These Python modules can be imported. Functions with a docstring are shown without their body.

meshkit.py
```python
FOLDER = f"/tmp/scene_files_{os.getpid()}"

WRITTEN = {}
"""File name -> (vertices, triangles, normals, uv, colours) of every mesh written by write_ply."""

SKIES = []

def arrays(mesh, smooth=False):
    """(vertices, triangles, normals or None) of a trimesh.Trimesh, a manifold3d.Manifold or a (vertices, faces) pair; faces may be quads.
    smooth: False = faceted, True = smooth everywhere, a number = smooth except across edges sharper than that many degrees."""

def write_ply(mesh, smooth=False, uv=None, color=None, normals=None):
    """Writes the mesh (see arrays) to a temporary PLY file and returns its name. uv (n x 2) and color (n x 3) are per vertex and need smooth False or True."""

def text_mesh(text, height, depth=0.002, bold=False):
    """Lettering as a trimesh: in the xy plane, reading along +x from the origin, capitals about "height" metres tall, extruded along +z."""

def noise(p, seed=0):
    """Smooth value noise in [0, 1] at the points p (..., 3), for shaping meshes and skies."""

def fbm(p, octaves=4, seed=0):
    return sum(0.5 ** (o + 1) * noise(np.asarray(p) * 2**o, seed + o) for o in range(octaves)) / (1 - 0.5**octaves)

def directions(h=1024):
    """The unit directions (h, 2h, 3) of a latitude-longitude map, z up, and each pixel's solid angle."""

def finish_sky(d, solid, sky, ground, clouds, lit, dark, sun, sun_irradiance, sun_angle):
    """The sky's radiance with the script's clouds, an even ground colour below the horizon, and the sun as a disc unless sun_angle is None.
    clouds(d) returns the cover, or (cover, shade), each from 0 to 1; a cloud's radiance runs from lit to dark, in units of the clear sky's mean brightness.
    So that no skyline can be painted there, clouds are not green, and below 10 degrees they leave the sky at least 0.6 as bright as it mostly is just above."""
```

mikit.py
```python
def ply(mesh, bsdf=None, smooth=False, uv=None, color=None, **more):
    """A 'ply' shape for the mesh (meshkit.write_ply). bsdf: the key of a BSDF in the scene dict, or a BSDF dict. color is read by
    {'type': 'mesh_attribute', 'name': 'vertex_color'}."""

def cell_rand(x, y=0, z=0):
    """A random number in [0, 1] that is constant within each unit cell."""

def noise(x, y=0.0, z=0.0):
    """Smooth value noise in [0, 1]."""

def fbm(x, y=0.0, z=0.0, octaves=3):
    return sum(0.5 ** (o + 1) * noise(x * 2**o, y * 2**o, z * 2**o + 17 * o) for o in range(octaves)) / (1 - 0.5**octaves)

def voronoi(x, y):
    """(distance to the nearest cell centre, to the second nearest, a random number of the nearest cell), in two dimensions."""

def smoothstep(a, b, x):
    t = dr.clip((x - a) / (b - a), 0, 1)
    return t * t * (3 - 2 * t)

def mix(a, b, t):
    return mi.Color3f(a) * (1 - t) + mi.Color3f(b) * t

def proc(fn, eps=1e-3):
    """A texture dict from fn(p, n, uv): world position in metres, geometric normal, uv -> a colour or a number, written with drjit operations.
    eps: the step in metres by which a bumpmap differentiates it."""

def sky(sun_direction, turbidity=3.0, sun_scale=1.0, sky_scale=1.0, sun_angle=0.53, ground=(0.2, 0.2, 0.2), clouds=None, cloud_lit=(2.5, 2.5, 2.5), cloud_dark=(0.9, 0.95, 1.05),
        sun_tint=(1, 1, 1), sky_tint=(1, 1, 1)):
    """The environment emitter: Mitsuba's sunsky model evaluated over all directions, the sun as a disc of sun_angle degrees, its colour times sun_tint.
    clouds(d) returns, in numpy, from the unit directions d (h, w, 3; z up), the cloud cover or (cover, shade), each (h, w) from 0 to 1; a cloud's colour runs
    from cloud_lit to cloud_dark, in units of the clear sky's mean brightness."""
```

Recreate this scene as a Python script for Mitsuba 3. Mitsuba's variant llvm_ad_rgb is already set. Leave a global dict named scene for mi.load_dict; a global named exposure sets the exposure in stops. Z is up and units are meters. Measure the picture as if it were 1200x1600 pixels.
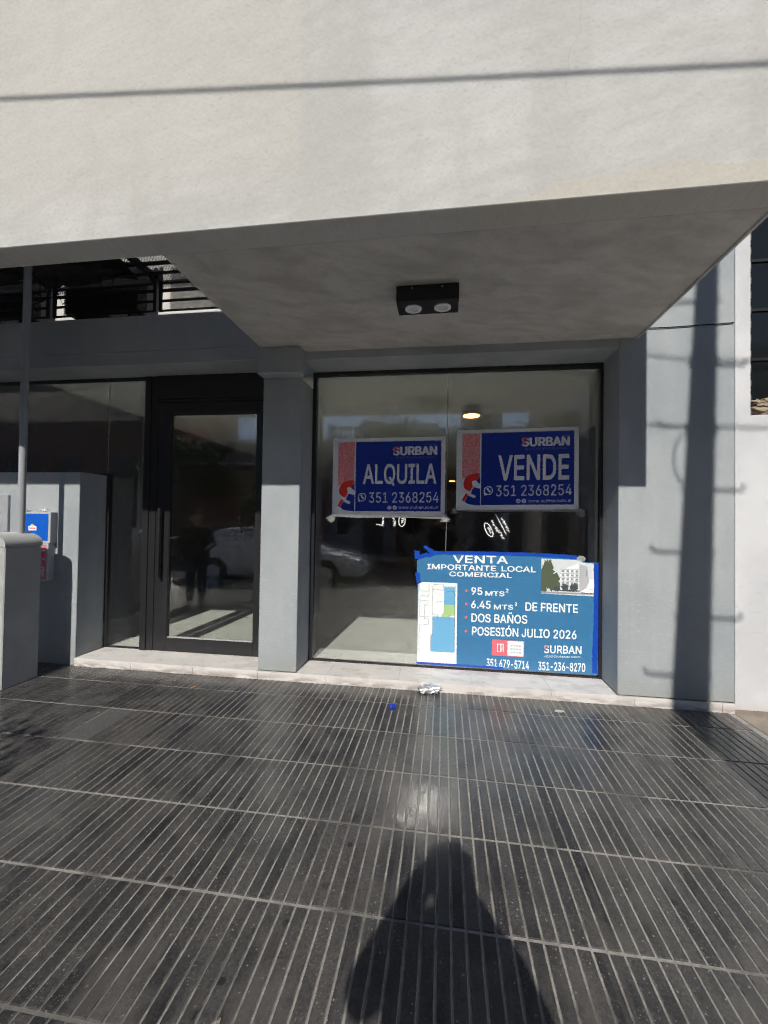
import math, random
import numpy as np, trimesh, manifold3d as m3
import shapely.geometry as sg
from shapely import affinity
from shapely.ops import unary_union
import drjit as dr
import mitsuba as mi
import mikit, meshkit
from mikit import proc, noise, fbm, voronoi, cell_rand, smoothstep, mix

# ------------------------------------------------------------------ camera, sky, exposure
EYE = (0.0, 0.0, 1.63)
FWD = (-0.14090, 0.98986, 0.01788)
UP = (-0.01270, -0.01987, 0.99972)
exposure = 1.54
SUN = (-0.040, -1.0, 0.745)
scene = {
    'camera': {'type': 'perspective', 'fov': 84.55, 'fov_axis': 'x', 'near_clip': 0.02, 'far_clip': 600.0,
               'to_world': mi.ScalarTransform4f().look_at(origin=list(EYE), target=[EYE[i] + FWD[i] for i in range(3)], up=list(UP))},
    'daylight': mikit.sky(SUN, turbidity=3, sun_angle=0.53, sky_scale=0.48, sky_tint=(0.90, 1.0, 1.22), sun_tint=(1.0, 1.185, 1.54)),
}
labels = {}
rng = np.random.default_rng(7)
random.seed(7)

# ------------------------------------------------------------------ materials
def rgb(c): return {'type': 'rgb', 'value': [float(v) for v in c]}

def mat(name, color, rough=0.6, spec=0.4, bump=None, bscale=0.001, eps=2e-3, **kw):
    col = color if isinstance(color, dict) else rgb(color)
    b = {'type': 'principled', 'base_color': col, 'roughness': rough, 'specular': spec, **kw}
    if bump is not None:
        b = {'type': 'bumpmap', 'arbitrary': proc(bump, eps), 'scale': bscale, 'bsdf': b}
    scene[name] = {'type': 'twosided', 'bsdf': b}
    return name

def parapet_col(p, n, uv):
    wx = p.x + 0.16 * (fbm(p.x * 3.1, 1.0, p.z * 3.1, 3) - 0.5)
    wz = p.z + 0.16 * (fbm(p.x * 3.1, 7.0, p.z * 3.1, 3) - 0.5)
    a = fbm(wx * 1.3, p.y, wz * 1.3, 4)
    d1, d2, cell = voronoi(wx * 2.6, wz * 3.4)
    st = fbm(p.x * 6.0, p.y * 9, p.z * 0.55, 4)
    sweep = fbm(wx * 3.0 + wz * 5.0, 2.0, wz * 14.0 - wx * 4.0, 3)
    fine = fbm(p.x * 55, p.y * 22, p.z * 55, 3)
    c = mix((0.475, 0.470, 0.455), (0.585, 0.58, 0.568), smoothstep(0.25, 0.75, 0.62 * a + 0.06 * cell + 0.32 * sweep))
    c = mix(c, (0.47, 0.465, 0.44), 0.60 * smoothstep(0.45, 0.75, st))
    left = smoothstep(-0.80, -0.84, p.x + 0.05 * noise(p.x * 3, 0, p.z * 6))
    c = mix(c, mi.Color3f(0.535, 0.515, 0.465), 0.55 * left * smoothstep(3.3, 3.9, p.z))
    edge = 3.315 + 0.11 * smoothstep(-0.1, 1.2, p.x) + 0.07 * (fbm(p.x * 5, 3.0, 1.0, 3) - 0.5)
    warm = smoothstep(0.008, -0.008, p.z - edge) * smoothstep(-0.2, 0.1, p.x)
    c = mix(c, (0.52, 0.49, 0.43), 0.8 * warm)
    crack = smoothstep(0.0045, 0.001, dr.abs(p.x - 0.62 - 0.10 * (fbm(p.z * 5, 9.0, 0.0, 4) - 0.5) - 0.1 * (p.z - 4.0))) * smoothstep(3.7, 3.9, p.z)
    c = mix(c, (0.40, 0.39, 0.37), 0.35 * crack)
    pit = smoothstep(0.74, 0.80, noise(p.x * 75, 2.0, p.z * 75))
    c = mix(c, (0.40, 0.39, 0.37), 0.25 * pit)
    worn = smoothstep(3.335, 3.312, p.z + 0.012 * fbm(p.x * 30, 0.0, 5.0, 2))
    c = mix(c, (0.66, 0.65, 0.62), 0.35 * worn)
    return c * (0.94 + 0.12 * fine)

def soffit_col(p, n, uv):
    wx = p.x + 0.22 * (fbm(p.x * 2.6, p.y * 2.6, 1.0, 3) - 0.5)
    wy = p.y + 0.22 * (fbm(p.x * 2.6, p.y * 2.6, 6.0, 3) - 0.5)
    a = fbm(wx * 1.7, wy * 2.2, p.z, 4)
    d1, d2, cell = voronoi(wx * 3.2, wy * 4.6)
    sweep = fbm(wx * 5.0 + wy * 3.0, wy * 13.0 - wx * 5.0, 3.0, 4)
    f = fbm(p.x * 60, p.y * 60, p.z * 30, 3)
    c = mix((0.44, 0.42, 0.39), (0.62, 0.60, 0.565), smoothstep(0.25, 0.75, 0.50 * a + 0.06 * cell + 0.44 * sweep))
    line = smoothstep(0.006, 0.001, dr.abs(p.y - 2.468))
    c = mix(c, (0.28, 0.26, 0.23), 0.4 * line)
    return c * (0.90 + 0.20 * f)

def grey_col(p, n, uv):
    a = fbm(p.x * 2.3, p.y * 2, p.z * 1.4, 4)
    st = fbm(p.x * 16, p.y * 16, p.z * 1.3, 3)
    f = fbm(p.x * 70, p.y * 70, p.z * 70, 2)
    c = mix((0.305, 0.335, 0.355), (0.37, 0.395, 0.41), smoothstep(0.25, 0.75, a))
    c = c * (0.94 + 0.12 * st) * (0.95 + 0.10 * f)
    splash = smoothstep(0.42, 0.06, p.z + 0.22 * (fbm(p.x * 13, p.y * 13, p.z * 9, 4) - 0.3))
    c = mix(c, (0.30, 0.30, 0.275), 0.55 * splash)
    scuff = smoothstep(0.70, 0.77, fbm(p.x * 22, p.y * 22, p.z * 60, 3)) * smoothstep(1.5, 0.9, p.z)
    c = mix(c, (0.50, 0.52, 0.52), 0.35 * scuff)
    hand = smoothstep(0.62, 0.75, fbm(p.x * 6, p.y * 6, p.z * 6 + 4, 3)) * smoothstep(1.9, 1.5, p.z)
    return mix(c, (0.30, 0.31, 0.315), 0.25 * hand)

def white_col(p, n, uv):
    a = fbm(p.x * 2.2, p.y * 2, p.z * 1.6, 4)
    c = mix((0.56, 0.565, 0.585), (0.64, 0.645, 0.665), smoothstep(0.3, 0.7, a))
    scuff = smoothstep(0.66, 0.75, fbm(p.x * 14, 1.0, p.z * 40, 3)) * smoothstep(1.4, 1.0, p.z) * smoothstep(0.4, 0.8, p.z)
    low = smoothstep(0.22, 0.02, p.z + 0.1 * noise(p.x * 9, 0, p.z * 9))
    return mix(mix(c, (0.5, 0.49, 0.48), 0.5 * scuff), (0.5, 0.46, 0.40), 0.5 * low)

def tile_col(p, n, uv):
    a = fbm(p.x * 3, p.y * 6, p.z * 6, 4)
    f = fbm(p.x * 60, p.y * 60, p.z * 60, 2)
    c = mix((0.60, 0.57, 0.545), (0.72, 0.695, 0.67), a)
    grime = smoothstep(0.38, 0.62, fbm(p.x * 7, p.y * 7, p.z * 26, 4)) * smoothstep(0.082, 0.01, p.z)
    c = mix(c, (0.27, 0.22, 0.20), 0.75 * grime)
    foot = smoothstep(0.52, 0.75, fbm(p.x * 8, p.y * 11, 3.0, 4))
    c = mix(c, (0.46, 0.43, 0.40), 0.45 * foot)
    return c * (0.95 + 0.1 * f)

def floor_col(p, n, uv):
    a = fbm(p.x * 2, p.y * 2, 0.0, 4)
    return mix((0.68, 0.68, 0.64), (0.76, 0.76, 0.72), a)

def dust(p):
    return fbm(p.x * 1.7, p.y * 1.3, 0.0, 4)

def paving_col(p, n, uv):
    big = dust(p)
    mid = fbm(p.x * 9, p.y * 7, 2.0, 3)
    grain = fbm(p.x * 140, p.y * 140, 0.0, 2)
    t = (p.x - 0.3434) / 0.0587
    ib = dr.floor(t); u = t - ib
    jr = dr.floor((p.y - 3.755) / 0.503)
    v = (p.y - 3.755) / 0.503 - jr
    tone = cell_rand(ib, jr, 3.0)
    c = mix((0.032, 0.031, 0.033), (0.080, 0.076, 0.073), smoothstep(0.28, 0.72, 0.25 * big + 0.45 * mid + 0.30 * tone))
    c = c * (0.60 + 0.8 * grain)
    d1, _, r1 = voronoi(p.x * 120, p.y * 120)
    c = mix(c, (0.29, 0.27, 0.25), 0.72 * smoothstep(0.46, 0.10, d1 + 0.12 * noise(p.x * 300, p.y * 300, 3.0)) * smoothstep(0.72, 0.95, r1) * smoothstep(0.36, 0.66, fbm(p.x * 16, p.y * 12, 9.0, 3)))
    d2, _, r2 = voronoi(p.x * 34 + 7, p.y * 34)
    c = mix(c, (0.38, 0.355, 0.32), 0.85 * smoothstep(0.22, 0.05, d2 + 0.1 * noise(p.x * 200, p.y * 200, 1.0)) * smoothstep(0.895, 0.915, r2))
    d3, _, r3 = voronoi(p.x * 4.5 + 3, p.y * 4.5)
    gum = smoothstep(0.10, 0.075, d3 + 0.03 * noise(p.x * 60, p.y * 60, 2.0)) * smoothstep(0.80, 0.82, r3)
    c = mix(c, (0.016, 0.016, 0.016), 0.7 * gum)
    sm = smoothstep(0.58, 0.78, fbm(p.x * 6 + 11, p.y * 5, 5.0, 4))
    c = mix(c, (0.115, 0.108, 0.10), 0.45 * sm)
    trail = smoothstep(0.60, 0.74, fbm(p.x * 30 + 2, p.y * 2.2, 8.0, 3))
    c = mix(c, (0.10, 0.095, 0.09), 0.35 * trail)
    e = dr.minimum(dr.minimum(u, 1 - u) * 0.0587, dr.minimum(v, 1 - v) * 0.503)
    chip = smoothstep(0.0078, 0.0052, e + 0.008 * (fbm(p.x * 70, p.y * 45, 6.0, 3) - 0.42))
    return mix(c, (0.20, 0.19, 0.175), 0.6 * chip)

def paving_rough(p, n, uv):
    return 0.155 + 0.13 * fbm(p.x * 11, p.y * 9, 4.0, 3) + 0.05 * noise(p.x * 160, p.y * 160, 0.0)

def paving_bump(p, n, uv):
    return fbm(p.x * 90, p.y * 90, 0.0, 3)

def grout_col(p, n, uv):
    a = fbm(p.x * 5, p.y * 5, 0.0, 4)
    f = fbm(p.x * 80, p.y * 80, 0.0, 2)
    c = mix((0.25, 0.235, 0.215), (0.38, 0.36, 0.335), a) * (0.70 + 0.6 * f)
    dirt = smoothstep(0.48, 0.72, fbm(p.x * 3.5 + 4, p.y * 6.0, 3.0, 4))
    return mix(c, (0.085, 0.08, 0.075), 0.7 * dirt)

def asphalt_col(p, n, uv):
    return mix((0.035, 0.035, 0.036), (0.075, 0.075, 0.075), fbm(p.x * 30, p.y * 30, 0.0, 3))

def strip_col(p, n, uv):
    a = fbm(p.x * 7, p.y * 7, 0.0, 4)
    return mix((0.20, 0.17, 0.14), (0.34, 0.30, 0.25), a) * (0.85 + 0.3 * fbm(p.x * 90, p.y * 90, 0.0, 2))

def fence_concrete(p, n, uv):
    a = fbm(p.x * 5, p.y * 5, p.z * 5, 4)
    return mix((0.36, 0.365, 0.36), (0.47, 0.475, 0.47), a)

def leaf_col(p, n, uv):
    return mix((0.035, 0.055, 0.02), (0.085, 0.115, 0.04), noise(p.x * 6, p.y * 6, p.z * 6))

def bark_col(p, n, uv):
    return mix((0.06, 0.045, 0.035), (0.16, 0.13, 0.10), fbm(p.x * 30, p.y * 30, p.z * 6, 3))

def brick_col(p, n, uv):
    row = dr.floor(p.z / 0.07)
    t = p.x / 0.25 + 0.5 * (row - 2 * dr.floor(row / 2))
    j = dr.maximum(smoothstep(0.44, 0.48, dr.abs(t - dr.floor(t) - 0.5)), smoothstep(0.40, 0.46, dr.abs(p.z / 0.07 - row - 0.5)))
    return mix(mix((0.20, 0.075, 0.05), (0.30, 0.12, 0.08), cell_rand(t, row)), (0.33, 0.30, 0.27), j)

mat('parapet_plaster', proc(parapet_col), 0.85, 0.2, bump=lambda p, n, uv: fbm(p.x * 9, p.y * 9, p.z * 5, 4), bscale=0.0018)
mat('soffit_plaster', proc(soffit_col), 0.75, 0.25)
mat('grey_paint', proc(grey_col), 0.7, 0.3)
mat('white_paint', proc(white_col), 0.75, 0.3, bump=lambda p, n, uv: fbm(p.x * 18, p.y * 18, p.z * 18, 3), bscale=0.004)
mat('sill_porcelain', proc(tile_col), 0.45, 0.4)
mat('tile_grout', (0.62, 0.60, 0.57), 0.9, 0.1)
mat('floor_porcelain', proc(floor_col), 0.35, 0.45)
mat('floor_joint', (0.33, 0.33, 0.31), 0.9, 0.1)
mat('paving_dark', proc(paving_col), proc(paving_rough), 0.65, bump=paving_bump, bscale=0.0003, eps=1e-3)
mat('paving_grout', proc(grout_col), 0.9, 0.15)
mat('asphalt', proc(asphalt_col), 0.85, 0.2)
mat('kerb_concrete', (0.33, 0.32, 0.30), 0.85, 0.2)
mat('strip_concrete', proc(strip_col), 0.9, 0.15)
mat('pillar_concrete', proc(fence_concrete), 0.85, 0.2)
mat('black_aluminium', (0.018, 0.018, 0.020), 0.32, 0.5)
mat('black_metal', (0.012, 0.012, 0.013), 0.5, 0.35)
mat('rubber', (0.015, 0.015, 0.015), 0.8, 0.2)
mat('interior_ceiling', (0.88, 0.89, 0.86), 0.9, 0.1)
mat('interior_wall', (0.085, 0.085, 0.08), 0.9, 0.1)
mat('sign_white', (0.86, 0.87, 0.90), 0.35, 0.4)
mat('sign_blue', (0.008, 0.028, 0.30), 0.30, 0.4)
mat('sign_red', (0.72, 0.03, 0.025), 0.35, 0.4)
mat('sign_dim', (0.16, 0.18, 0.42), 0.4, 0.4)
mat('poster_blue', (0.045, 0.18, 0.36), 0.30, 0.5, bump=lambda p, n, uv: fbm(p.x * 5, 1.0, p.z * 4, 3), bscale=0.012)
mat('poster_white', (0.80, 0.83, 0.84), 0.45, 0.3)
mat('poster_pink', (0.70, 0.16, 0.20), 0.45, 0.3)
mat('tape_blue', (0.010, 0.065, 0.42), 0.25, 0.5)
mat('plan_blue', (0.16, 0.42, 0.66), 0.45, 0.3)
mat('plan_green', (0.38, 0.58, 0.26), 0.45, 0.3)
mat('ink', (0.06, 0.07, 0.08), 0.6, 0.3)
mat('ink_faint', (0.50, 0.53, 0.55), 0.6, 0.3)
mat('print_sky', (0.62, 0.67, 0.68), 0.45, 0.3)
mat('print_green', (0.09, 0.11, 0.07), 0.45, 0.3)
mat('print_grey', (0.30, 0.31, 0.34), 0.45, 0.3)
mat('print_mid', (0.46, 0.46, 0.50), 0.45, 0.3)
mat('lamp_black', (0.014, 0.014, 0.016), 0.4, 0.4)
mat('lamp_trim', (0.88, 0.88, 0.88), 0.4, 0.4)
mat('lamp_lens', (0.62, 0.62, 0.63), 0.5, 0.4)
mat('mast_grey', (0.33, 0.34, 0.36), 0.4, 0.5)
mat('pole_concrete', (0.34, 0.33, 0.31), 0.85, 0.2)
mat('pale_plaster', (0.52, 0.50, 0.46), 0.85, 0.2)
mat('ochre_plaster', (0.36, 0.29, 0.21), 0.85, 0.2)
mat('grey_plaster', (0.30, 0.30, 0.31), 0.85, 0.2)
mat('red_brick', proc(brick_col), 0.85, 0.2)
mat('shutter', (0.10, 0.09, 0.08), 0.6, 0.3)
mat('dark_glass', (0.010, 0.012, 0.012), 0.06, 0.6)
mat('foliage', proc(leaf_col), 0.55, 0.3)
mat('bark', proc(bark_col), 0.9, 0.1)
mat('car_paint', (0.62, 0.63, 0.65), 0.22, 0.5, clearcoat=0.7, clearcoat_gloss=0.9)
mat('car_dark', (0.012, 0.012, 0.013), 0.5, 0.3)
mat('chrome', (0.65, 0.65, 0.66), 0.2, 0.5, metallic=1.0)
mat('lamp_red', (0.35, 0.02, 0.02), 0.2, 0.5)
mat('skin', (0.42, 0.26, 0.19), 0.55, 0.3)
mat('hair', (0.02, 0.016, 0.013), 0.6, 0.3)
mat('jacket_dark', (0.018, 0.019, 0.023), 0.75, 0.25)
mat('jeans', (0.03, 0.04, 0.07), 0.85, 0.15)
mat('shoe', (0.04, 0.035, 0.03), 0.6, 0.3)
mat('foil', (0.88, 0.88, 0.90), 0.30, 0.5, metallic=0.8)
mat('wrapper_blue', (0.015, 0.05, 0.42), 0.25, 0.5)
mat('paper', (0.50, 0.49, 0.47), 0.8, 0.2)
mat('leaf_dry', (0.42, 0.22, 0.09), 0.7, 0.2)
mat('cover_plate', (0.105, 0.103, 0.103), 0.6, 0.3)
mat('marker_white', (0.85, 0.86, 0.86), 0.7, 0.2)
mat('ad_blue', (0.008, 0.11, 0.55), 0.4, 0.4)
mat('ad_yellow', (0.80, 0.62, 0.05), 0.4, 0.4)
mat('ad_pink', (0.55, 0.22, 0.28), 0.5, 0.3)
mat('clear_edge', (0.45, 0.46, 0.46), 0.2, 0.5)
scene['pane_glass'] = {'type': 'thindielectric', 'int_ior': 2.1, 'specular_transmittance': rgb((0.93, 0.955, 0.93))}
scene['film_coat'] = {'type': 'mask', 'opacity': 0.075, 'bsdf': {'type': 'twosided', 'bsdf': {'type': 'roughconductor', 'material': 'Al', 'alpha': 0.013}}}
scene['clear_tape'] = {'type': 'mask', 'opacity': 0.22, 'bsdf': {'type': 'twosided', 'bsdf': {'type': 'principled', 'base_color': rgb((0.7, 0.7, 0.7)), 'roughness': 0.2, 'specular': 0.7}}}

# ------------------------------------------------------------------ helpers
used = set()
def uniq(name):
    if name not in used:
        used.add(name); return name
    i = 1
    while f'{name}_{i:03d}' in used: i += 1
    k = f'{name}_{i:03d}'; used.add(k); return k

def tag(key, label=None, cat=None, group=None, kind=None):
    d = labels.setdefault(key, {})
    for k, v in (('label', label), ('category', cat), ('group', group), ('kind', kind)):
        if v: d[k] = v
    return key

def thing(name, label, cat, group=None):
    return tag(uniq(name), label, cat, group)

def put(name, mesh, bsdf, parent=None, smooth=False, **more):
    key = uniq(f'{parent}__{name}' if parent else name)
    scene[key] = mikit.ply(mesh, bsdf, smooth=smooth, **more)
    return key

def struct(name, mesh, bsdf, smooth=False):
    k = put(name, mesh, bsdf, None, smooth)
    return tag(k, kind='structure')

def cat(*ms):
    return trimesh.util.concatenate([m for m in ms])

def box(x0, x1, y0, y1, z0, z1, b=0.0):
    c = ((x0 + x1) / 2, (y0 + y1) / 2, (z0 + z1) / 2); e = (x1 - x0, y1 - y0, z1 - z0)
    if b <= 0:
        m = trimesh.creation.box(e)
    else:
        b = min(b, min(e) * 0.45)
        pts = []
        for sx in (-1, 1):
            for sy in (-1, 1):
                for sz in (-1, 1):
                    h = np.array(e) / 2
                    for k in range(3):
                        q = h - b; q[k] = h[k]
                        pts.append(q * (sx, sy, sz))
        m = trimesh.convex.convex_hull(np.array(pts))
    m.apply_translation(c)
    return m

def man_to_tri(m):
    t = m.to_mesh()
    return trimesh.Trimesh(t.vert_properties[:, :3], t.tri_verts, process=False)

def tube(pts, r, n=10, closed_ends=True):
    pts = np.asarray(pts, float)
    r = np.broadcast_to(np.asarray(r, float), (len(pts),))
    rings = []
    up = None
    for i in range(len(pts)):
        t = pts[min(i + 1, len(pts) - 1)] - pts[max(i - 1, 0)]
        t /= np.linalg.norm(t)
        if up is None:
            a = np.array([0, 0, 1.0]) if abs(t[2]) < 0.9 else np.array([1.0, 0, 0])
            u = np.cross(t, a)
        else:
            u = up - t * (up @ t)
        u /= np.linalg.norm(u); up = u
        v = np.cross(t, u)
        th = np.arange(n) * 2 * np.pi / n
        rings.append(pts[i] + r[i] * (np.cos(th)[:, None] * u + np.sin(th)[:, None] * v))
    V = np.vstack(rings); F = []
    for i in range(len(pts) - 1):
        for j in range(n):
            a, b = i * n + j, i * n + (j + 1) % n
            F += [[a, b, b + n], [a, b + n, a + n]]
    if closed_ends:
        V = np.vstack([V, pts[0], pts[-1]]); c0, c1 = len(V) - 2, len(V) - 1
        for j in range(n):
            F.append([c0, (j + 1) % n, j]); o = (len(pts) - 1) * n
            F.append([c1, o + j, o + (j + 1) % n])
    return trimesh.Trimesh(V, F, process=False)

def plate(poly, y, t=0.001):
    """A shapely polygon in (x, z) as a thin plate whose front face is at y (towards -y), thickness t."""
    out = []
    for g in getattr(poly, 'geoms', [poly]):
        if g.is_empty or g.area < 1e-9 or g.geom_type != 'Polygon': continue
        m = trimesh.creation.extrude_polygon(g, t, engine='earcut')
        v = m.vertices.copy()
        m.vertices = np.stack([v[:, 0], y + t - v[:, 2], v[:, 1]], 1)
        out.append(m)
    return cat(*out)

def rect(x0, z0, x1, z1): return sg.box(x0, z0, x1, z1)

_txt = {}
def text(s, x0, z0, x1, z1, h, y, bold=True, depth=0.0006):
    """Lettering whose baseline runs from (x0, z0) to (x1, z1), capitals h tall, front face at y."""
    if (s, bold) not in _txt: _txt[(s, bold)] = meshkit.text_mesh(s, 1.0, 1.0, bold)
    v = _txt[(s, bold)].vertices.copy(); f = _txt[(s, bold)].faces
    a, b = v[:, 0].min(), v[:, 0].max()
    u = (v[:, 0] - a) / (b - a)
    return trimesh.Trimesh(np.stack([x0 + u * (x1 - x0), y + depth - v[:, 2] * depth, z0 + u * (z1 - z0) + v[:, 1] * h], 1), f, process=False)

def disc_poly(x, z, r, n=28): return sg.Point(x, z).buffer(r, quad_segs=n // 4)

def crumple(size, seed, sub=3, amp=0.45):
    m = trimesh.creation.icosphere(subdivisions=sub)
    n = meshkit.fbm(m.vertices * 2.6 + 9, 3, seed) - 0.5
    q = np.random.default_rng(seed).normal(0, .10 if sub > 3 else .13, m.vertices.shape)
    m.vertices = (m.vertices * (1 + amp * 2 * n[:, None]) + q) * np.asarray(size) / 2
    m.vertices[:, 2] -= m.vertices[:, 2].min()
    return m

def hull_chain(parts, edge=0.02, it=10):
    """Smooth body from bones: parts = list of lists of (point, radius)."""
    sp = lambda p, r: m3.Manifold.sphere(r, 20).translate(list(map(float, p)))
    tot = None
    for ch in parts:
        if len(ch) == 1:
            h = sp(*ch[0]); tot = h if tot is None else tot + h
        for a, b in zip(ch[:-1], ch[1:]):
            h = m3.Manifold.batch_hull([sp(*a), sp(*b)])
            tot = h if tot is None else tot + h
    m = man_to_tri(tot.refine_to_length(edge))
    m.merge_vertices()
    trimesh.smoothing.filter_taubin(m, iterations=it)
    return m

# ------------------------------------------------------------------ dimensions (metres)
WY = 4.085        # front face of walls and columns
GY = 4.490        # glass plane
SZ = 3.31         # soffit
PY = 2.27         # front face of the parapet
SILL = 0.085
PITCH, GX, GAP = 0.0587, 0.3434, 0.009
ROW, ROW0, JOINT = 0.503, 3.755, 0.017

# ------------------------------------------------------------------ ground
struct('ground', box(-150, 150, -150, 150, -0.6, -0.30), 'asphalt')
struct('road', box(-60, 60, -8.6, -1.46, -0.29, -0.13), 'asphalt')
struct('kerb', box(-60, 60, -1.452, -1.30, -0.29, -0.002, 0.02), 'kerb_concrete')
struct('opposite_pavement', box(-60, 60, -13.0, -8.61, -0.29, 0.0), 'strip_concrete')
struct('neighbour_pavement', box(2.512, 12, -1.29, 4.20, -0.2, -0.001), 'strip_concrete')
pave = struct('pavement', box(-9.0, 2.508, -1.295, 4.09, -0.2, -0.0035), 'paving_grout')
bars = []
cover = (-2.768, -2.534, 2.749, 3.252)
k0 = int(math.floor((-9.0 - GX) / PITCH)) + 1
rows = []
y1 = 4.073
yy = ROW0
rows.append((yy + JOINT / 2, y1))
while yy > -0.7:
    rows.append((yy - ROW + JOINT / 2, yy - JOINT / 2)); yy -= ROW
rows.append((-1.29, yy - JOINT / 2))
def bar_mesh(L, seed):
    w, c, h = PITCH - GAP, 0.0022, 0.0062
    V = np.array([[0, 0, 0], [w, 0, 0], [w, L, 0], [0, L, 0], [0, 0, h - c * .8], [w, 0, h - c * .8], [w, L, h - c * .8], [0, L, h - c * .8],
                  [c, c, h], [w - c, c, h], [w - c, L - c, h], [c, L - c, h]])
    q = [[0, 1, 5, 4], [1, 2, 6, 5], [2, 3, 7, 6], [3, 0, 4, 7], [4, 5, 9, 8], [5, 6, 10, 9], [6, 7, 11, 10], [7, 4, 8, 11], [8, 9, 10, 11]]
    F = [[a, b, c_] for a, b, c_, d in q] + [[a, c_, d] for a, b, c_, d in q]
    return trimesh.Trimesh(V, F, process=False)
protos = {}
near, far = [], []
for (ya, yb) in rows:
    L = yb - ya
    for k in range(k0, 400):
        x = GX + k * PITCH + GAP / 2
        if x + PITCH - GAP > 2.506: break
        if ya > 2.6 and yb < 3.4 and cover[0] - 0.02 < x < cover[1]: continue
        vis = yb > 0.75 and -(yb * 1.13) - 0.06 < x < yb * 0.80 + 0.1
        (near if vis else far).append((ya, x, L))
near.sort(key=lambda t: (round(t[0], 2), abs(t[1])))
near, rest = near[:300], near[300:] + far
for (ya, x, L) in near:
    kk = round(L, 3)
    if kk not in protos: protos[kk] = mikit.ply(bar_mesh(L, 0), 'paving_dark')
    dz = -0.0045 + rng.uniform(-0.0005, 0.0005)
    key = uniq(f'{pave}__paving_bar')
    scene[key] = {**protos[kk], 'to_world': mi.ScalarTransform4f().translate([x, ya, dz]).rotate([0, 1, 0], rng.uniform(-.4, .4)).rotate([0, 0, 1], rng.uniform(-.08, .08))}
ms = []
for (ya, x, L) in rest:
    m = bar_mesh(L, 0); m.apply_translation([x, ya, -0.0045 + rng.uniform(-0.0005, 0.0005)]); ms.append(m)
k = put('distant_bars', cat(*ms), 'paving_dark', pave); tag(k, kind='stuff')

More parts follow.
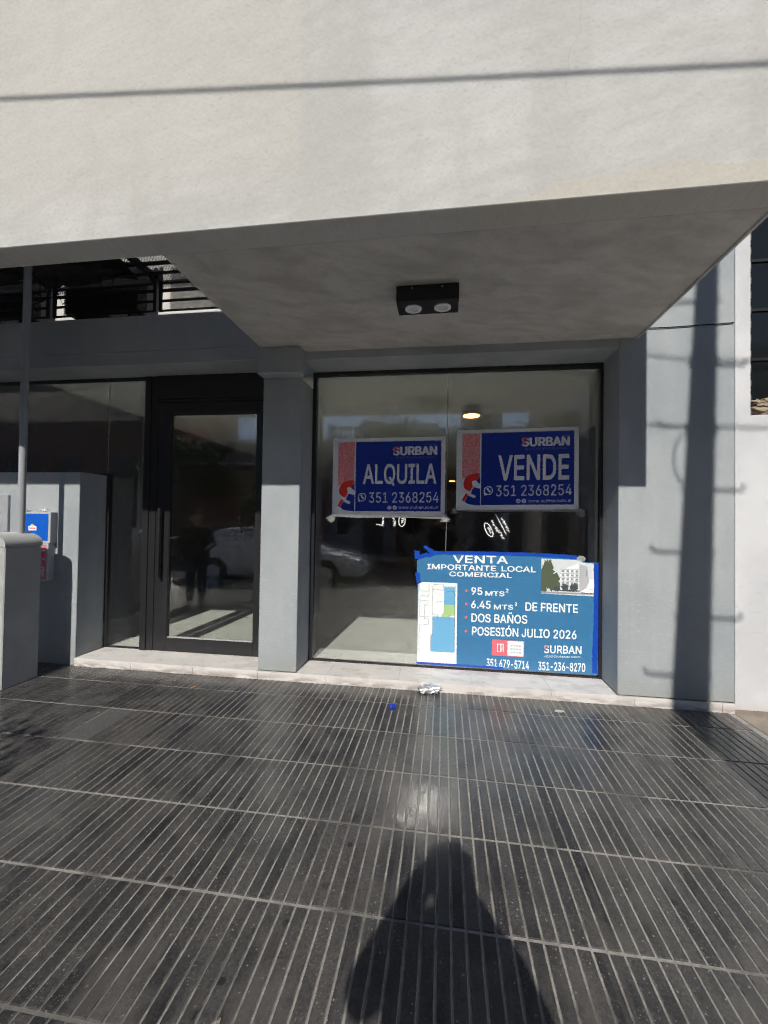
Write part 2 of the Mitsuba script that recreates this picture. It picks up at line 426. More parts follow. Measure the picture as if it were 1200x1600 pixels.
cv = thing('utility_cover', 'small rectangular ribbed grey cover plate set flush among the dark paving bars', 'cover plate')
put('plate', box(cover[0] + .008, cover[1] - .004, cover[2] + .01, cover[3] - .012, -0.004, 0.0015, 0.002), 'cover_plate', cv)
st = []
for i in range(22):
    for j in range(9):
        st.append(box(cover[0] + .022 + j * .025, cover[0] + .034 + j * .025, cover[2] + .022 + i * .0208, cover[2] + .032 + i * .0208, 0.001, 0.004))
put('stud_field', cat(*st), 'cover_plate', cv)

# ------------------------------------------------------------------ the shop building
B = thing('shop_building', 'grey rendered shop front with a big pale cantilevered balcony above', 'building')
put('parapet', box(-8.0, 1.722, PY, PY + 0.195, SZ, 5.5, 0.004), 'parapet_plaster', B)
put('soffit', cat(box(-1.80, 1.70, PY + 0.197, WY + .015, SZ + 0.004, SZ + 0.16), ), 'soffit_plaster', B)
put('soffit_edge_strip', box(1.70, 1.722, PY + 0.197, WY - 0.002, SZ - 0.006, SZ + 0.16, 0.003), 'soffit_plaster', B)
put('soffit_edge_strip', box(-1.815, -1.80, PY + 0.197, 3.95, SZ - 0.004, SZ + 0.16, 0.003), 'soffit_plaster', B)
put('bracket_beam', box(-1.853, -1.412, 3.93, WY + 0.001, 3.055, SZ + 0.002, 0.006), 'grey_paint', B)
put('column', box(-1.848, -1.445, WY, GY + 0.2, 0.088, 3.056, 0.006), 'grey_paint', B)
put('pilaster', box(1.563, 2.5135, WY, GY + 0.2, 0.088, 7.0, 0.006), 'grey_paint', B)
put('lintel', box(-1.4445, 1.5625, WY + 0.002, GY + 0.2, 3.236, SZ + 0.10), 'grey_paint', B)
put('lintel', cat(box(-8.0, -1.849, WY + 0.002, GY + 0.3, 3.255, 3.395, 0.004), box(-8.0, -1.849, WY + 0.006, GY + 0.3, 3.395, 3.785, 0.004)), 'grey_paint', B)
put('garden_wall', box(-8.0, -3.935, WY, GY - 0.03, 0.0, 2.097, 0.006), 'grey_paint', B)
# plinth and sill of porcelain tiles
JX = [-3.935] + [-3.26 + .709 * i for i in range(9)] + [2.513]
pl = put('plinth_bed', box(-3.935, 2.512, WY - 0.004, GY + 0.05, 0.0, SILL - 0.009), 'tile_grout', B)
for a, b in zip(JX[:-1], JX[1:]):
    if b - a < 0.03: continue
    put('plinth_tile', box(a + .002, b - .002, WY - 0.013, WY - 0.003, -0.002, SILL - 0.0045, 0.001), 'sill_porcelain', pl)
for (xa, xb) in ((-3.932, -1.849), (-1.444, 1.562)):
    js = [xa] + [x for x in JX if xa + .05 < x < xb - .05] + [xb]
    for a, b in zip(js[:-1], js[1:]):
        put('sill_tile', box(a + .001, b - .001, WY - 0.013, GY + 0.03, SILL - 0.010, SILL, 0.0015), 'sill_porcelain', pl)

# interior
IX0, IX1, IY1, IZ = -4.87, 2.45, 18.5, 3.235
put('interior_ceiling', box(IX0, IX1, GY + 0.05, IY1, IZ, IZ + 0.12), 'interior_ceiling', B)
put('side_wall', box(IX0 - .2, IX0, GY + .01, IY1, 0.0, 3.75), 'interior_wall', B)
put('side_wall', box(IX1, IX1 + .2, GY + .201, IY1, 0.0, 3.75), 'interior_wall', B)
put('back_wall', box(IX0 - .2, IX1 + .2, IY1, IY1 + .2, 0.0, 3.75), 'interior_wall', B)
put('roof_slab', box(-8.0, IX1 + .2, GY + .301, IY1 + .2, 3.60, 3.784), 'soffit_plaster', B)
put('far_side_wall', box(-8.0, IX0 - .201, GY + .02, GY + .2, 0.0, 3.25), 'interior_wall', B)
fl = struct('shop_floor', box(IX0, IX1, GY + 0.05, IY1, -0.05, SILL - 0.006), 'floor_joint')
nx, ny = 12, 10
for i in range(nx):
    for j in range(ny):
        x, y = IX0 + .006 + i * .609, GY + .053 + j * .602
        put('floor_tile', box(x, x + .606, y, y + .5985, SILL - .012, SILL - .002 + rng.uniform(0, .0006), 0.001), 'floor_porcelain', fl)
k = put('distant_tile_field', box(IX0 + .006, IX1 - .004, GY + .053 + ny * .602, IY1 - .01, SILL - .012, SILL - .002), 'floor_porcelain', fl)
def round_lamp(x, y, label):
    t = thing('ceiling_lamp', label, 'lamp')
    m = trimesh.creation.cylinder(0.128, 0.05, sections=40); m.apply_translation([x, y, IZ - 0.026 - .08]); put('rim', m, 'lamp_black', t, smooth=40)
    m = trimesh.creation.cylinder(0.018, 0.09, sections=16); m.apply_translation([x, y, IZ - 0.04]); put('stem', m, 'lamp_black', t, smooth=40)
    m = trimesh.creation.cylinder(0.112, 0.012, sections=40); m.apply_translation([x, y, IZ - 0.136])
    key = put('diffuser', m, 'lamp_trim', t)
    scene[key]['emitter'] = {'type': 'area', 'radiance': rgb((2.6, 1.25, 0.36))}
round_lamp(0.36, 6.0, 'lit round warm ceiling lamp seen through the window above the right blue sign')
round_lamp(0.28, 15.9, 'tiny warm lit lamp deep inside the shop between the two blue signs')

# display window: black aluminium frame, two panes butted in the middle
W = put('display_window', cat(
    box(-1.443, -1.400, GY - .03, GY + .035, SILL + .001, 3.234, .003), box(1.532, 1.561, GY - .03, GY + .035, SILL + .001, 3.234, .003),
    box(-1.400, 1.532, GY - .03, GY + .035, 3.192, 3.234, .003), box(-1.400, 1.532, GY - .02, GY + .035, SILL + .001, SILL + .018, .002)), 'black_aluminium', B)
def pane(parent, x0, x1, z0, z1, y=GY):
    v = [[x0, y, z0], [x1, y, z0], [x1, y, z1], [x0, y, z1]]
    put('pane', trimesh.Trimesh(v, [[0, 1, 2], [0, 2, 3]], process=False), 'pane_glass', parent)
    v = [[x0 + .001, y - .0012, z0], [x1 - .001, y - .0012, z0], [x1 - .001, y - .0012, z1], [x0 + .001, y - .0012, z1]]
    put('film', trimesh.Trimesh(v, [[0, 1, 2], [0, 2, 3]], process=False), 'film_coat', parent)
pane(W, -1.402, 0.0215, SILL + .015, 3.194); pane(W, 0.0245, 1.534, SILL + .015, 3.194)
put('joint_seal', box(0.0215, 0.0245, GY - .0005, GY + .004, SILL + .02, 3.192), 'clear_edge', W)

# side glazing left of the door, above and behind the low garden wall
S = put('side_window', cat(
    box(-6.0, -3.462, GY - .02, GY + .03, 3.222, 3.254, .003), box(-3.93, -3.462, GY - .015, GY + .03, SILL + .001, SILL + .014, .002),
    box(-3.932, -3.905, GY - .028, GY + .03, SILL + .014, 2.12, .002), box(-6.0, -3.93, GY - .028, GY + .03, 2.099, 2.12, .002)), 'black_aluminium', B)
pane(S, -5.95, -3.957, 2.11, 3.224); pane(S, -3.953, -3.464, SILL + .012, 3.224)
put('joint_seal', box(-3.957, -3.953, GY - .0005, GY + .004, 2.12, 3.222), 'clear_edge', S)

# entrance door
D = put('entrance_door', cat(
    box(-3.460, -3.385, GY - .045, GY + .04, SILL + .001, 3.254, .004), box(-3.385, -3.300, GY - .032, GY + .04, SILL + .001, 3.254, .003),
    box(-1.955, -1.850, GY - .045, GY + .04, SILL + .001, 3.254, .004), box(-3.300, -1.955, GY - .045, GY + .04, 2.985, 3.254, .004),
    box(-3.300, -1.955, GY - .028, GY + .04, 2.945, 2.985, .003)), 'black_aluminium', B)
put('leaf', cat(
    box(-3.292, -3.126, GY - .036, GY + .02, SILL + .008, 2.94, .004), box(-2.082, -1.962, GY - .036, GY + .02, SILL + .008, 2.94, .004),
    box(-3.126, -2.082, GY - .036, GY + .02, 2.806, 2.94, .004), box(-3.126, -2.082, GY - .036, GY + .02, SILL + .008, 0.246, .004)), 'black_aluminium', D)
put('glazing_bead', cat(box(-3.126, -3.118, GY - .026, GY + .01, .246, 2.806), box(-2.090, -2.082, GY - .026, GY + .01, .246, 2.806),
                        box(-3.118, -2.090, GY - .026, GY + .01, 2.798, 2.806)), 'black_aluminium', D)
put('bottom_bead', box(-3.118, -2.090, GY - .034, GY + .01, .246, .253), 'clear_edge', D)
pane(D, -3.12, -2.088, 0.25, 2.802, GY - .008)
put('pull_handle', cat(tube([(-3.205, GY - .095, 0.93), (-3.205, GY - .095, 1.72)], .019, 14), tube([(-3.205, GY - .095, 1.05), (-3.205, GY - .03, 1.05)], .009), tube([(-3.205, GY - .095, 1.60), (-3.205, GY - .03, 1.60)], .009)), 'black_metal', D, smooth=40)
put('lock', cat(tube([(-3.065, GY - .055, 1.385), (-3.065, GY - .01, 1.385)], .016, 14), tube([(-3.10, GY - .048, 1.385), (-3.03, GY - .048, 1.385)], .008, 8)), 'black_metal', D, smooth=40)

# loose cable clipped across the pilaster
c = put('cable', tube([(1.725, WY - .012, 3.395), (1.95, WY - .010, 3.392), (2.2, WY - .010, 3.399), (2.40, WY - .010, 3.404), (2.50, WY - .010, 3.409)], .0045, 8), 'rubber', None, True)
tag(c, 'thin black cable strung across the sunlit grey pilaster to the white wall', 'cable')

# twin downlight under the soffit
L = thing('twin_downlight', 'black box with two round white spotlights fixed under the concrete soffit', 'downlight')
put('housing', box(-.362, .085, 2.992, 3.20, SZ - .112, SZ + .003, .004), 'lamp_black', L)
for x in (-.245, -.03):
    ring = trimesh.creation.annulus(.040, .062, .008, sections=40); ring.apply_translation([x, 3.105, SZ - .114])
    g = put('spot', ring, 'lamp_trim', L, smooth=40)
    m = trimesh.creation.cylinder(.041, .006, sections=36); m.apply_translation([x, 3.105, SZ - .111]); put('lens', m, 'lamp_lens', g)
for x in (-.25, -.035):
    m = trimesh.creation.icosphere(2, .006); m.apply_translation([x, 2.991, SZ - .018]); put('screw', m, 'chrome', L, True)

# ------------------------------------------------------------------ neighbour on the right
N = thing('neighbour_building', 'white painted neighbouring wall with a dark steel window high up', 'building')
nz0, nz1, nx0, nx1 = 2.583, 4.42, 2.640, 4.30
NY = WY + .004
put('wall', cat(box(2.5138, nx0, NY, NY + .3, 0.03, 8.0), box(nx1, 12, NY, NY + .3, 0.03, 8.0), box(nx0, nx1, NY, NY + .3, 0.03, nz0), box(nx0, nx1, NY, NY + .3, nz1, 8.0)), 'white_paint', N)
put('wall_base', box(2.5138, 12, NY + .006, NY + .3, -.05, .03), 'strip_concrete', N)
put('corner_trim', box(2.5142, 2.54, NY - .009, NY + .001, 0.06, 8.0, .003), 'white_paint', N)
nw = put('window', cat(*[box(nx0, nx1, NY + .05, NY + .085, z - .012, z + .012) for z in (2.70, 3.10, 3.542, 3.985, 4.40)],
                       *[box(x - .012, x + .012, NY + .048, NY + .084, nz0 + .1, nz1) for x in (2.653, 3.2, 3.75, 4.288)]), 'black_metal', N)
zz = [2.70, 3.10, 3.542, 3.985, 4.40]
for i in range(4):
    for xa, xb in ((2.665, 3.188), (3.212, 3.738), (3.762, 4.276)):
        put('pane', box(xa - .004, xb + .004, NY + .066, NY + .070, zz[i] + .010, zz[i + 1] - .010), 'dark_glass', nw)
put('sill', box(nx0 + .001, nx1, NY + .01, NY + .2, nz0 - .02, nz0 + .012), 'white_paint', nw)
put('broken_edge', cat(*[box(nx0 - .004 * rng.random(), nx0 + .008, NY + .002, NY + .05, z, z + .06) for z in np.arange(nz0, nz1 - .06, .13)]), 'strip_concrete', nw)
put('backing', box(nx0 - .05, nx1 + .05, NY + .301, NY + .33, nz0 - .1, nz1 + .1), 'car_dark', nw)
tarp = crumple((.42, .16, .16), 4); tarp.apply_translation([2.87, NY + .10, nz0 + .012])
k = put('rag_bundle', tarp, 'ochre_plaster', None, 60); tag(k, 'crumpled brown rag lying on the sill of the dark window on the white wall', 'rag')

# ------------------------------------------------------------------ roof terrace seen through the gap, upper left
R = thing('terrace_screen', 'black perforated metal railing screen on the terrace edge above the dark lintel', 'railing')
def lattice(x0, x1, z0, z1, s, w, fn):
    out = []
    n = int(((x1 - x0) + (z1 - z0)) / s)
    for sgn in (1, -1):
        for i in range(-1, n + 2):
            c0 = x0 + i * s if sgn > 0 else x0 - (z1 - z0) + i * s
            l = sg.LineString([(c0, z0), (c0 - sgn * (z1 - z0) * 1.0, z1)]) if sgn > 0 else sg.LineString([(c0, z0), (c0 + (z1 - z0), z1)])
            l = l.intersection(rect(x0, z0, x1, z1))
            if l.is_empty or l.geom_type != 'LineString' or l.length < .01: continue
            (ax, az), (bx, bz) = l.coords[0], l.coords[-1]
            out.append(fn((ax, az), (bx, bz), w))
    return cat(*out)
def bar_v(y):
    def f(a, b, w): return tube([(a[0], y, a[1]), (b[0], y, b[1])], w, 4)
    return f
def bar_h(z):
    def f(a, b, w): return tube([(a[0], a[1], z), (b[0], b[1], z)], w, 4)
    return f
FY = 4.20
for (xa, xb) in ((-6.0, -4.50), (-4.45, -3.160), (-3.128, -1.86)):
    fr = put('panel_frame', cat(box(xa, xa + .035, FY - .01, FY + .01, 3.872, 4.36), box(xb - .035, xb, FY - .01, FY + .01, 3.872, 4.36),
                                box(xa + .035, xb - .035, FY - .006, FY + .006, 3.872, 3.892)), 'black_metal', R)
    for z, e in ((3.99, .012), (4.105, .018), (4.185, .011)):
        put('slat', box(xa + .034, xb - .034, FY - .007, FY + .007, z - e, z + e), 'black_metal', fr)
    k = put('perforated_sheet', lattice(xa + .125, xb - .125, 3.89, 4.36, 0.021, .0036, bar_v(FY + .012)), 'black_metal', fr)
Cn = thing('terrace_canopy', 'dark flat lattice canopy hung over the terrace gap at upper left', 'canopy')
k = put('lattice_sheet', lattice(-6.0, -1.9, 2.75, 4.40, .032, .0030, bar_h(4.255)), 'black_metal', Cn)
for x in (-5.6, -4.475, -3.144, -1.95):
    put('beam', box(x - .03, x + .03, 2.6, 4.185, 4.195, 4.245), 'black_metal', Cn)
for y in (3.0, 3.5, 3.96, 4.3):
    put('purlin', box(-6.0, -1.9, y - .02, y + .02, 4.247, 4.268), 'black_metal', Cn)
def cloth(x0, x1, y0, y1, z, seed):
    gx, gy = np.meshgrid(np.linspace(x0, x1, 46), np.linspace(y0, y1, 22), indexing='ij')
    q = np.stack([gx, gy, gx * 0], -1)
    h = meshkit.fbm(q * (2.6, 3.4, 1) + seed, 4, seed); e = meshkit.fbm(q * (5.0, 0, 1) + seed, 3, seed + 1)
    gy2 = y0 + (gy - y0) * (0.82 + .3 * (e - .3))
    V_ = np.stack([gx, gy2, z - .16 * (h - .35) - .10 * np.clip((gy - y0) / (y1 - y0), 0, 1) ** 2], -1).reshape(-1, 3)
    F_ = [[a * 22 + b, a * 22 + b + 1, (a + 1) * 22 + b + 1, (a + 1) * 22 + b] for a in range(45) for b in range(21)]
    return (V_, np.array(F_))
k = put('shade_cloth', cloth(-6.0, -4.62, 3.55, 4.12, 4.32, 5), 'black_metal', Cn, True)
k = put('shade_cloth', cloth(-4.40, -3.30, 3.72, 4.16, 4.30, 2), 'black_metal', Cn, True)
for i in range(7):
    xa = -4.55 + .17 * i + rng.uniform(-.04, .04)
    put('loose_cable', tube([(xa, 4.0, 4.24), (xa + rng.uniform(-.05, .05), 4.02, 4.05), (xa + rng.uniform(-.1, .1), 4.08, 3.93 + rng.uniform(0, .1)), (xa + rng.uniform(-.12, .12), 4.14, 4.10)], .006, 6), 'rubber', Cn, True)
put('cross_pipe', tube([(-6.0, 4.05, 4.215), (-3.2, 4.05, 4.205), (-1.9, 4.05, 4.22)], .016, 8), 'black_metal', Cn, True)
put('bracket', box(-3.20, -3.09, 4.12, 4.185, 4.19, 4.30, .006), 'black_metal', Cn)
for i, (xa, xb, z1, lab) in enumerate(((-4.36, -3.44, 4.50, 'dark air conditioner unit behind the railing screen, next to the divided panels'), (-6.0, -4.85, 4.50, 'dark air conditioner unit behind the thin grey mast at the left edge'))):
    A = thing('air_conditioner', lab, 'air conditioner')
    put('casing', box(xa, xb, FY + .05, FY + .42, 3.94, z1, .012), 'lamp_black', A)
    put('foot', box(xa + .14, xa + .24, FY + .06, FY + .4, 3.786, 3.942), 'black_metal', A)
    put('foot', box(xb - .12, xb - .07, FY + .06, FY + .4, 3.786, 3.942), 'black_metal', A)
    put('pipe', tube([(xb - .3, FY + .03, 3.95), (xb - .32, FY + .0, 3.86), (xb - .25, FY - .02, 3.83), (xb - .1, FY + .02, 3.80)], .011), 'rubber', A, True)
    fan = trimesh.creation.annulus(.15, .17, .01, sections=32); fan.apply_transform(trimesh.transformations.rotation_matrix(math.pi / 2, [1, 0, 0])); fan.apply_translation([(xa + xb) / 2 - .2, FY + .045, (3.94 + z1) / 2])
    put('fan_ring', fan, 'black_metal', A)
T_ = thing('terrace_wall', 'bright sunlit wall glimpsed behind the black perforated screen', 'wall')
put('face', box(-12, -1.0, 7.4, 7.6, 3.79, 9.0), 'pale_plaster', T_)

# ------------------------------------------------------------------ left: meter pillar, mast, advert box
Pm = thing('meter_pillar', 'short grey masonry meter pillar with a rounded cap carrying a thin mast', 'pillar')
put('body', box(-4.50, -4.02, 3.385, 3.745, -0.003, 1.318, .008), 'pillar_concrete', Pm)
capp = sg.Polygon([(-4.505, 1.316), (-4.015, 1.316)] + [(-4.26 + .245 * math.cos(t), 1.335 + .115 * math.sin(t) ** .8) for t in np.linspace(0.02, math.pi - .02, 24)])
cm = trimesh.creation.extrude_polygon(capp, .37, engine='earcut'); v = cm.vertices.copy(); cm.vertices = np.stack([v[:, 0], 3.75 - v[:, 2], v[:, 1]], 1)
put('cap', cm, 'pillar_concrete', Pm, smooth=30)
md = put('meter_door', box(-4.45, -4.10, 3.376, 3.386, .72, 1.22, .004), 'mast_grey', Pm)
put('door_frame', cat(box(-4.46, -4.09, 3.374, 3.384, 1.22, 1.235), box(-4.46, -4.09, 3.374, 3.384, .705, .72), box(-4.465, -4.45, 3.374, 3.384, .72, 1.22), box(-4.10, -4.085, 3.374, 3.384, .72, 1.22)), 'black_metal', md)
mk = put('mast', tube([(-4.170, 3.66, 1.40), (-4.175, 3.66, 2.4), (-4.182, 3.66, 4.6)], .033, 18), 'mast_grey', None, True)
tag(mk, 'thin grey steel mast rising from the meter pillar at the left', 'mast')
Ad = thing('advert_holder', 'clear wall holder with a blue advert sheet above a pink one beside the mast', 'poster holder')
AY = 4.0
put('case', cat(box(-4.56, -4.196, AY, WY - .002, 1.32, 1.655, .004), box(-4.56, -4.215, AY, WY - .002, .915, 1.318, .004)), 'clear_edge', Ad)
sh = put('advert_sheet', plate(rect(-4.55, 1.345, -4.222, 1.635), AY - .002), 'ad_blue', Ad)
put('emblem', plate(unary_union([disc_poly(-4.418, 1.508, .017), disc_poly(-4.398, 1.502, .013), disc_poly(-4.436, 1.500, .010)]), AY - .003), 'ad_yellow', sh)
put('emblem_band', plate(rect(-4.452, 1.474, -4.374, 1.484), AY - .0046), 'sign_red', sh)
put('emblem_band', plate(rect(-4.457, 1.460, -4.369, 1.497).buffer(.006), AY - .004), 'poster_white', sh)
sh = put('advert_sheet', plate(rect(-4.55, .935, -4.232, 1.30), AY - .002), 'ad_pink', Ad)
tag(sh, 'pink printed lower sheet')
for i in range(14):
    z = .96 + i * .023
    put('print_mark', plate(unary_union([rect(-4.30 + rng.uniform(0, .03), z, -4.262 + rng.uniform(-.005, .02), z + .012)]), AY - .0028), 'poster_white' if i < 4 or i % 4 == 0 else 'sign_red', sh)
for x in (-4.50, -4.28):
    m = crumple((.09, .03, .03), int(100 + x * 10)); m.apply_translation([x, AY + .01, 1.652]); put('clip', m, 'foil', Ad)
k = put('wall_channel', box(-4.66, -4.605, WY - .02, WY + .001, 1.44, 1.905, .004), 'mast_grey', None)
tag(k, 'narrow dark grey metal channel fixed on the wall just left of the mast', 'channel')
k = put('wall_box', box(-5.3, -4.80, WY - .03, WY + .001, 1.40, 1.84, .005), 'mast_grey', None)
tag(k, 'flat pale grey box cover on the wall at the far left edge', 'box')
ds = put('dark_flecks', box(-4.655, -4.61, WY - .024, WY - .019, 1.80, 1.83), 'black_metal', k) if False else None

# ------------------------------------------------------------------ signs in the display window
SY = GY - .0085
def hatch(x0, z0, x1, z1, pitch=.0105, w=.0052):
    out = []
    r = rect(x0, z0, x1, z1)
    h = z1 - z0
    for i in range(-int(h / pitch) - 2, int((x1 - x0) / pitch * 1.0 + h / pitch) + 3):
        a = x0 + i * pitch
        out.append(sg.Polygon([(a, z0), (a + w * 1.35, z0), (a + w * 1.35 + h * .75, z1), (a + h * .75, z1)]).intersection(r))
    return unary_union([o for o in out if not o.is_empty])

def agency_sign(name, label, x, z, w, h, word, wx0, wx1, wh, tilt):
    """(x, z): the lower left corner of the board; everything below is measured on the board."""
    t = thing(name, label, 'sign')
    y = SY
    sh = lambda m: _tilt(m, x, z, tilt)
    put('board', sh(box(x, x + w, y, y + .004, z, z + h, .0012)), 'sign_white', t)
    put('blue_panel', sh(plate(rect(x + .254, z + .048, x + w - .044, z + .798), y - .0005)), 'sign_blue', t)
    put('hatched_stripe', sh(plate(hatch(x + .058, z + .33, x + .2405, z + .798), y - .0005)), 'sign_red', t)
    # the agency's sliced round emblem
    u = lambda a, b: (x + (a - 56) * .001157, z + h - (b - 55) * .001152)
    put('emblem_red', sh(plate(unary_union([sg.Polygon([u(250, 448), u(205, 452), u(160, 470), u(130, 505), u(118, 545), u(125, 580), u(150, 605), u(182, 612), u(205, 565), u(192, 530), u(215, 512), u(240, 520), u(268, 458)]),
                                            sg.Polygon([u(140, 630), u(164, 640), u(128, 704), u(104, 694)])]), y - .0010)), 'sign_red', t)
    put('emblem_blue', sh(plate(unary_union([sg.Polygon([u(268, 470), u(236, 525), u(268, 548)]), sg.Polygon([u(210, 575), u(268, 590), u(268, 742), u(210, 738), u(160, 728), u(132, 708), u(160, 650), u(220, 676), u(232, 655), u(185, 632)])]), y - .0007)), 'sign_blue', t)
    n = put('name_lettering', sh(cat(*[text('SURBAN', x + .662 + q, z + .650 + e, x + w - .091 + q, z + .650 + e, .085, y - .0012 - .0001 * i_) for i_, (q, e) in enumerate(((0, 0), (.004, 0), (-.004, 0), (0, .002)))])), 'sign_white', t)
    s = text('S', x + .662, z + .650, x + .742, z + .650, .087, y - .0018)
    s = s.slice_plane([x + .70, y, z + .699], np.array([-.75, 0, .66]))
    put('red_accent', sh(s), 'sign_red', n)
    put('small_print', sh(text('MP 0273', x + 1.055, z + .744, x + 1.125, z + .744, .015, y - .0012, False)), 'sign_dim', t)
    put('small_print', sh(text('NEGOCIOS INMOBILIARIOS', x + .692, z + .613, x + 1.098, z + .613, .020, y - .0012, False)), 'sign_dim', t)
    put('word_lettering', sh(text(word, x + wx0, z + (.347 if wh < .22 else .308), x + wx1, z + (.347 if wh < .22 else .308), wh, y - .0012)), 'sign_white', t)
    cx, cz, r = x + .329, z + .199, .046
    ring = disc_poly(cx, cz, r).difference(disc_poly(cx, cz, r - .009)).union(sg.Polygon([(cx - r * .95, cz - r * 1.1), (cx - r * .98, cz - r * .2), (cx - r * .2, cz - r * .98)]).difference(disc_poly(cx, cz, r - .009)))
    hand = affinity.rotate(unary_union([rect(cx - .006, cz - .022, cx + .006, cz + .022), rect(cx - .006, cz + .012, cx + .016, cz + .024), rect(cx - .006, cz - .024, cx + .016, cz - .012)]), 40, origin=(cx, cz))
    put('phone_symbol', sh(plate(unary_union([ring, hand]), y - .0012)), 'sign_white', t)
    put('phone_number', sh(text('351 2368254', x + .406, z + .139, x + 1.150, z + .144, .110, y - .0012, False)), 'sign_white', t)
    c1 = disc_poly(x + .629, z + .087, .022).difference(rect(x + .618, z + .076, x + .640, z + .098)).union(disc_poly(x + .629, z + .087, .007))
    c2 = disc_poly(x + .686, z + .087, .022).difference(unary_union([rect(x + .683, z + .066, x + .690, z + .098), rect(x + .678, z + .087, x + .696, z + .093)]))
    put('media_symbol', sh(plate(c1, y - .0012)), 'sign_white', t)
    put('media_symbol', sh(plate(c2, y - .0012)), 'sign_white', t)
    put('web_address', sh(text('www.surban.com.ar', x + .728, z + .073, x + 1.150, z + .075, .032, y - .0012, False)), 'sign_white', t)
    for a, b in ((.022, .022), (w - .022, .022), (.022, h - .022), (w - .022, h - .022)):
        put('screw', sh(plate(disc_poly(x + a, z + b, .006, 12), y - .001, .002)), 'ink', t)
    for (a, b, sz, sd) in ((-.015, -.025, (.09, .012, .09), 3), (w + .005, -.04, (.10, .012, .08), 5)):
        for e in range(3):
            r6 = np.random.default_rng(sd * 10 + e + int(x * 7) + 50)
            pg = sg.Polygon([(x + a + r6.uniform(-.03, .03) + math.cos(q) * r6.uniform(.012, .045), z + b + r6.uniform(-.02, .02) + math.sin(q) * r6.uniform(.010, .045)) for q in np.linspace(0, 2 * math.pi, 9, endpoint=False)]).buffer(0)
            fm = plate(pg, y - .0002 - .0006 * e, .0004); fm.vertices[:, 1] -= .010 * np.abs(np.sin(fm.vertices[:, 0] * 130 + e * 2)) * (e > 0)
            put('clear_tape', sh(fm), 'clear_tape', t)
    tp = sg.Polygon([(x + .01, z), (x + w, z - .003), (x + w, z - .03), (x + w * .6, z - .018), (x + .3, z - .024), (x + .01, z - .012)])
    put('clear_tape', sh(plate(tp, y + .001, .0006)), 'clear_tape', t)
    return t

def _tilt(m, x, z, tilt):
    m = m.copy(); m.vertices[:, 2] += (m.vertices[:, 0] - x) * tilt
    return m

agency_sign('rent_sign', 'blue and white estate agency sign reading ALQUILA on the window', -1.209, 1.667, 1.216, .838, 'ALQUILA', .335, 1.124, .201, .008)
agency_sign('sale_sign', 'blue and white estate agency sign reading VENDE on the window', .122, 1.743, 1.216, .835, 'VENDE', .428, 1.124, .247, .017)

# the taped VENTA poster
V = thing('sale_poster', 'large blue VENTA poster with floor plan taped low on the window', 'poster')
y = SY + .002
sheet = sg.Polygon([(-.262, .122), (1.531, .118), (1.531, 1.232), (1.385, 1.236), (1.36, 1.262), (1.318, 1.272), (.9, 1.289), (.3, 1.289), (-.12, 1.281), (-.20, 1.235), (-.278, 1.205), (-.276, 1.02), (-.25, .98), (-.268, .95)])
put('sheet', plate(sheet, y, .0015), 'poster_blue', V)
YT = y - .0006
def ptext(s, x0, z0, x1, z1, h, name='lettering', bold=True, m='poster_white'):
    return put(name, text(s, x0, z0, x1, z1, h, YT, bold), m, V)
ptext('VENTA', .099, 1.191, .656, 1.197, .075); ptext('IMPORTANTE', -.172, 1.117, .538, 1.117, .053); ptext('LOCAL', .592, 1.118, .934, 1.118, .053); ptext('COMERCIAL', .062, 1.050, .698, 1.053, .046)
ptext('95', .290, .868, .402, .867, .073); ptext('MTS', .432, .860, .625, .864, .046); ptext('2', .637, .902, .664, .903, .037)
ptext('6.45', .290, .728, .487, .730, .076); ptext('MTS', .520, .724, .712, .730, .046); ptext('2', .727, .767, .750, .768, .037); ptext('DE FRENTE', .832, .725, 1.340, .725, .083)
ptext('DOS BAÑOS', .293, .586, .853, .593, .083); ptext('POSESIÓN JULIO 2026', .301, .450, 1.329, .464, .083)
ptext('351 679-5714', .452, .135, .873, .133, .079); ptext('351-236-8270', .963, .133, 1.413, .145, .080)
n = ptext('SURBAN', 1.016, .308, 1.377, .318, .075, 'agency_name')
s = text('S', 1.016, .308, 1.079, .308, .075, YT - .0006).slice_plane([1.045, y, .352], np.array([-.75, 0, .66])); put('red_accent', s, 'ad_pink', n)
ptext('NEGOCIOS INMOBILIARIOS', 1.026, .263, 1.365, .276, .018, 'small_print', False)
for z in (.9034, .7664, .6296, .4879):
    put('bullet', plate(disc_poly(.240, z, .014), YT), 'poster_pink', V)
lg = put('red_logo_box', plate(rect(.504, .252, .660, .414), YT), 'poster_pink', V)
put('logo_strokes', plate(unary_union([rect(.555, .292, .562, .375), rect(.555, .292, .580, .299), rect(.555, .368, .580, .375), rect(.585, .292, .592, .375), rect(.600, .292, .607, .375), rect(.585, .368, .622, .375), rect(.615, .292, .622, .375)]), YT - .0006), 'poster_white', lg)
lg = put('white_logo_box', plate(rect(.660, .252, .823, .414), YT), 'poster_white', V)
put('logo_border', plate(rect(.660, .252, .823, .414).difference(rect(.660, .258, .817, .408)), YT - .0003), 'poster_pink', lg)
put('logo_lines', plate(unary_union([rect(.69 + i * .028, .285 + j * .034, .71 + i * .028, .303 + j * .034) for i in range(4) for j in range(3)]), YT - .0006), 'ink_faint', lg)
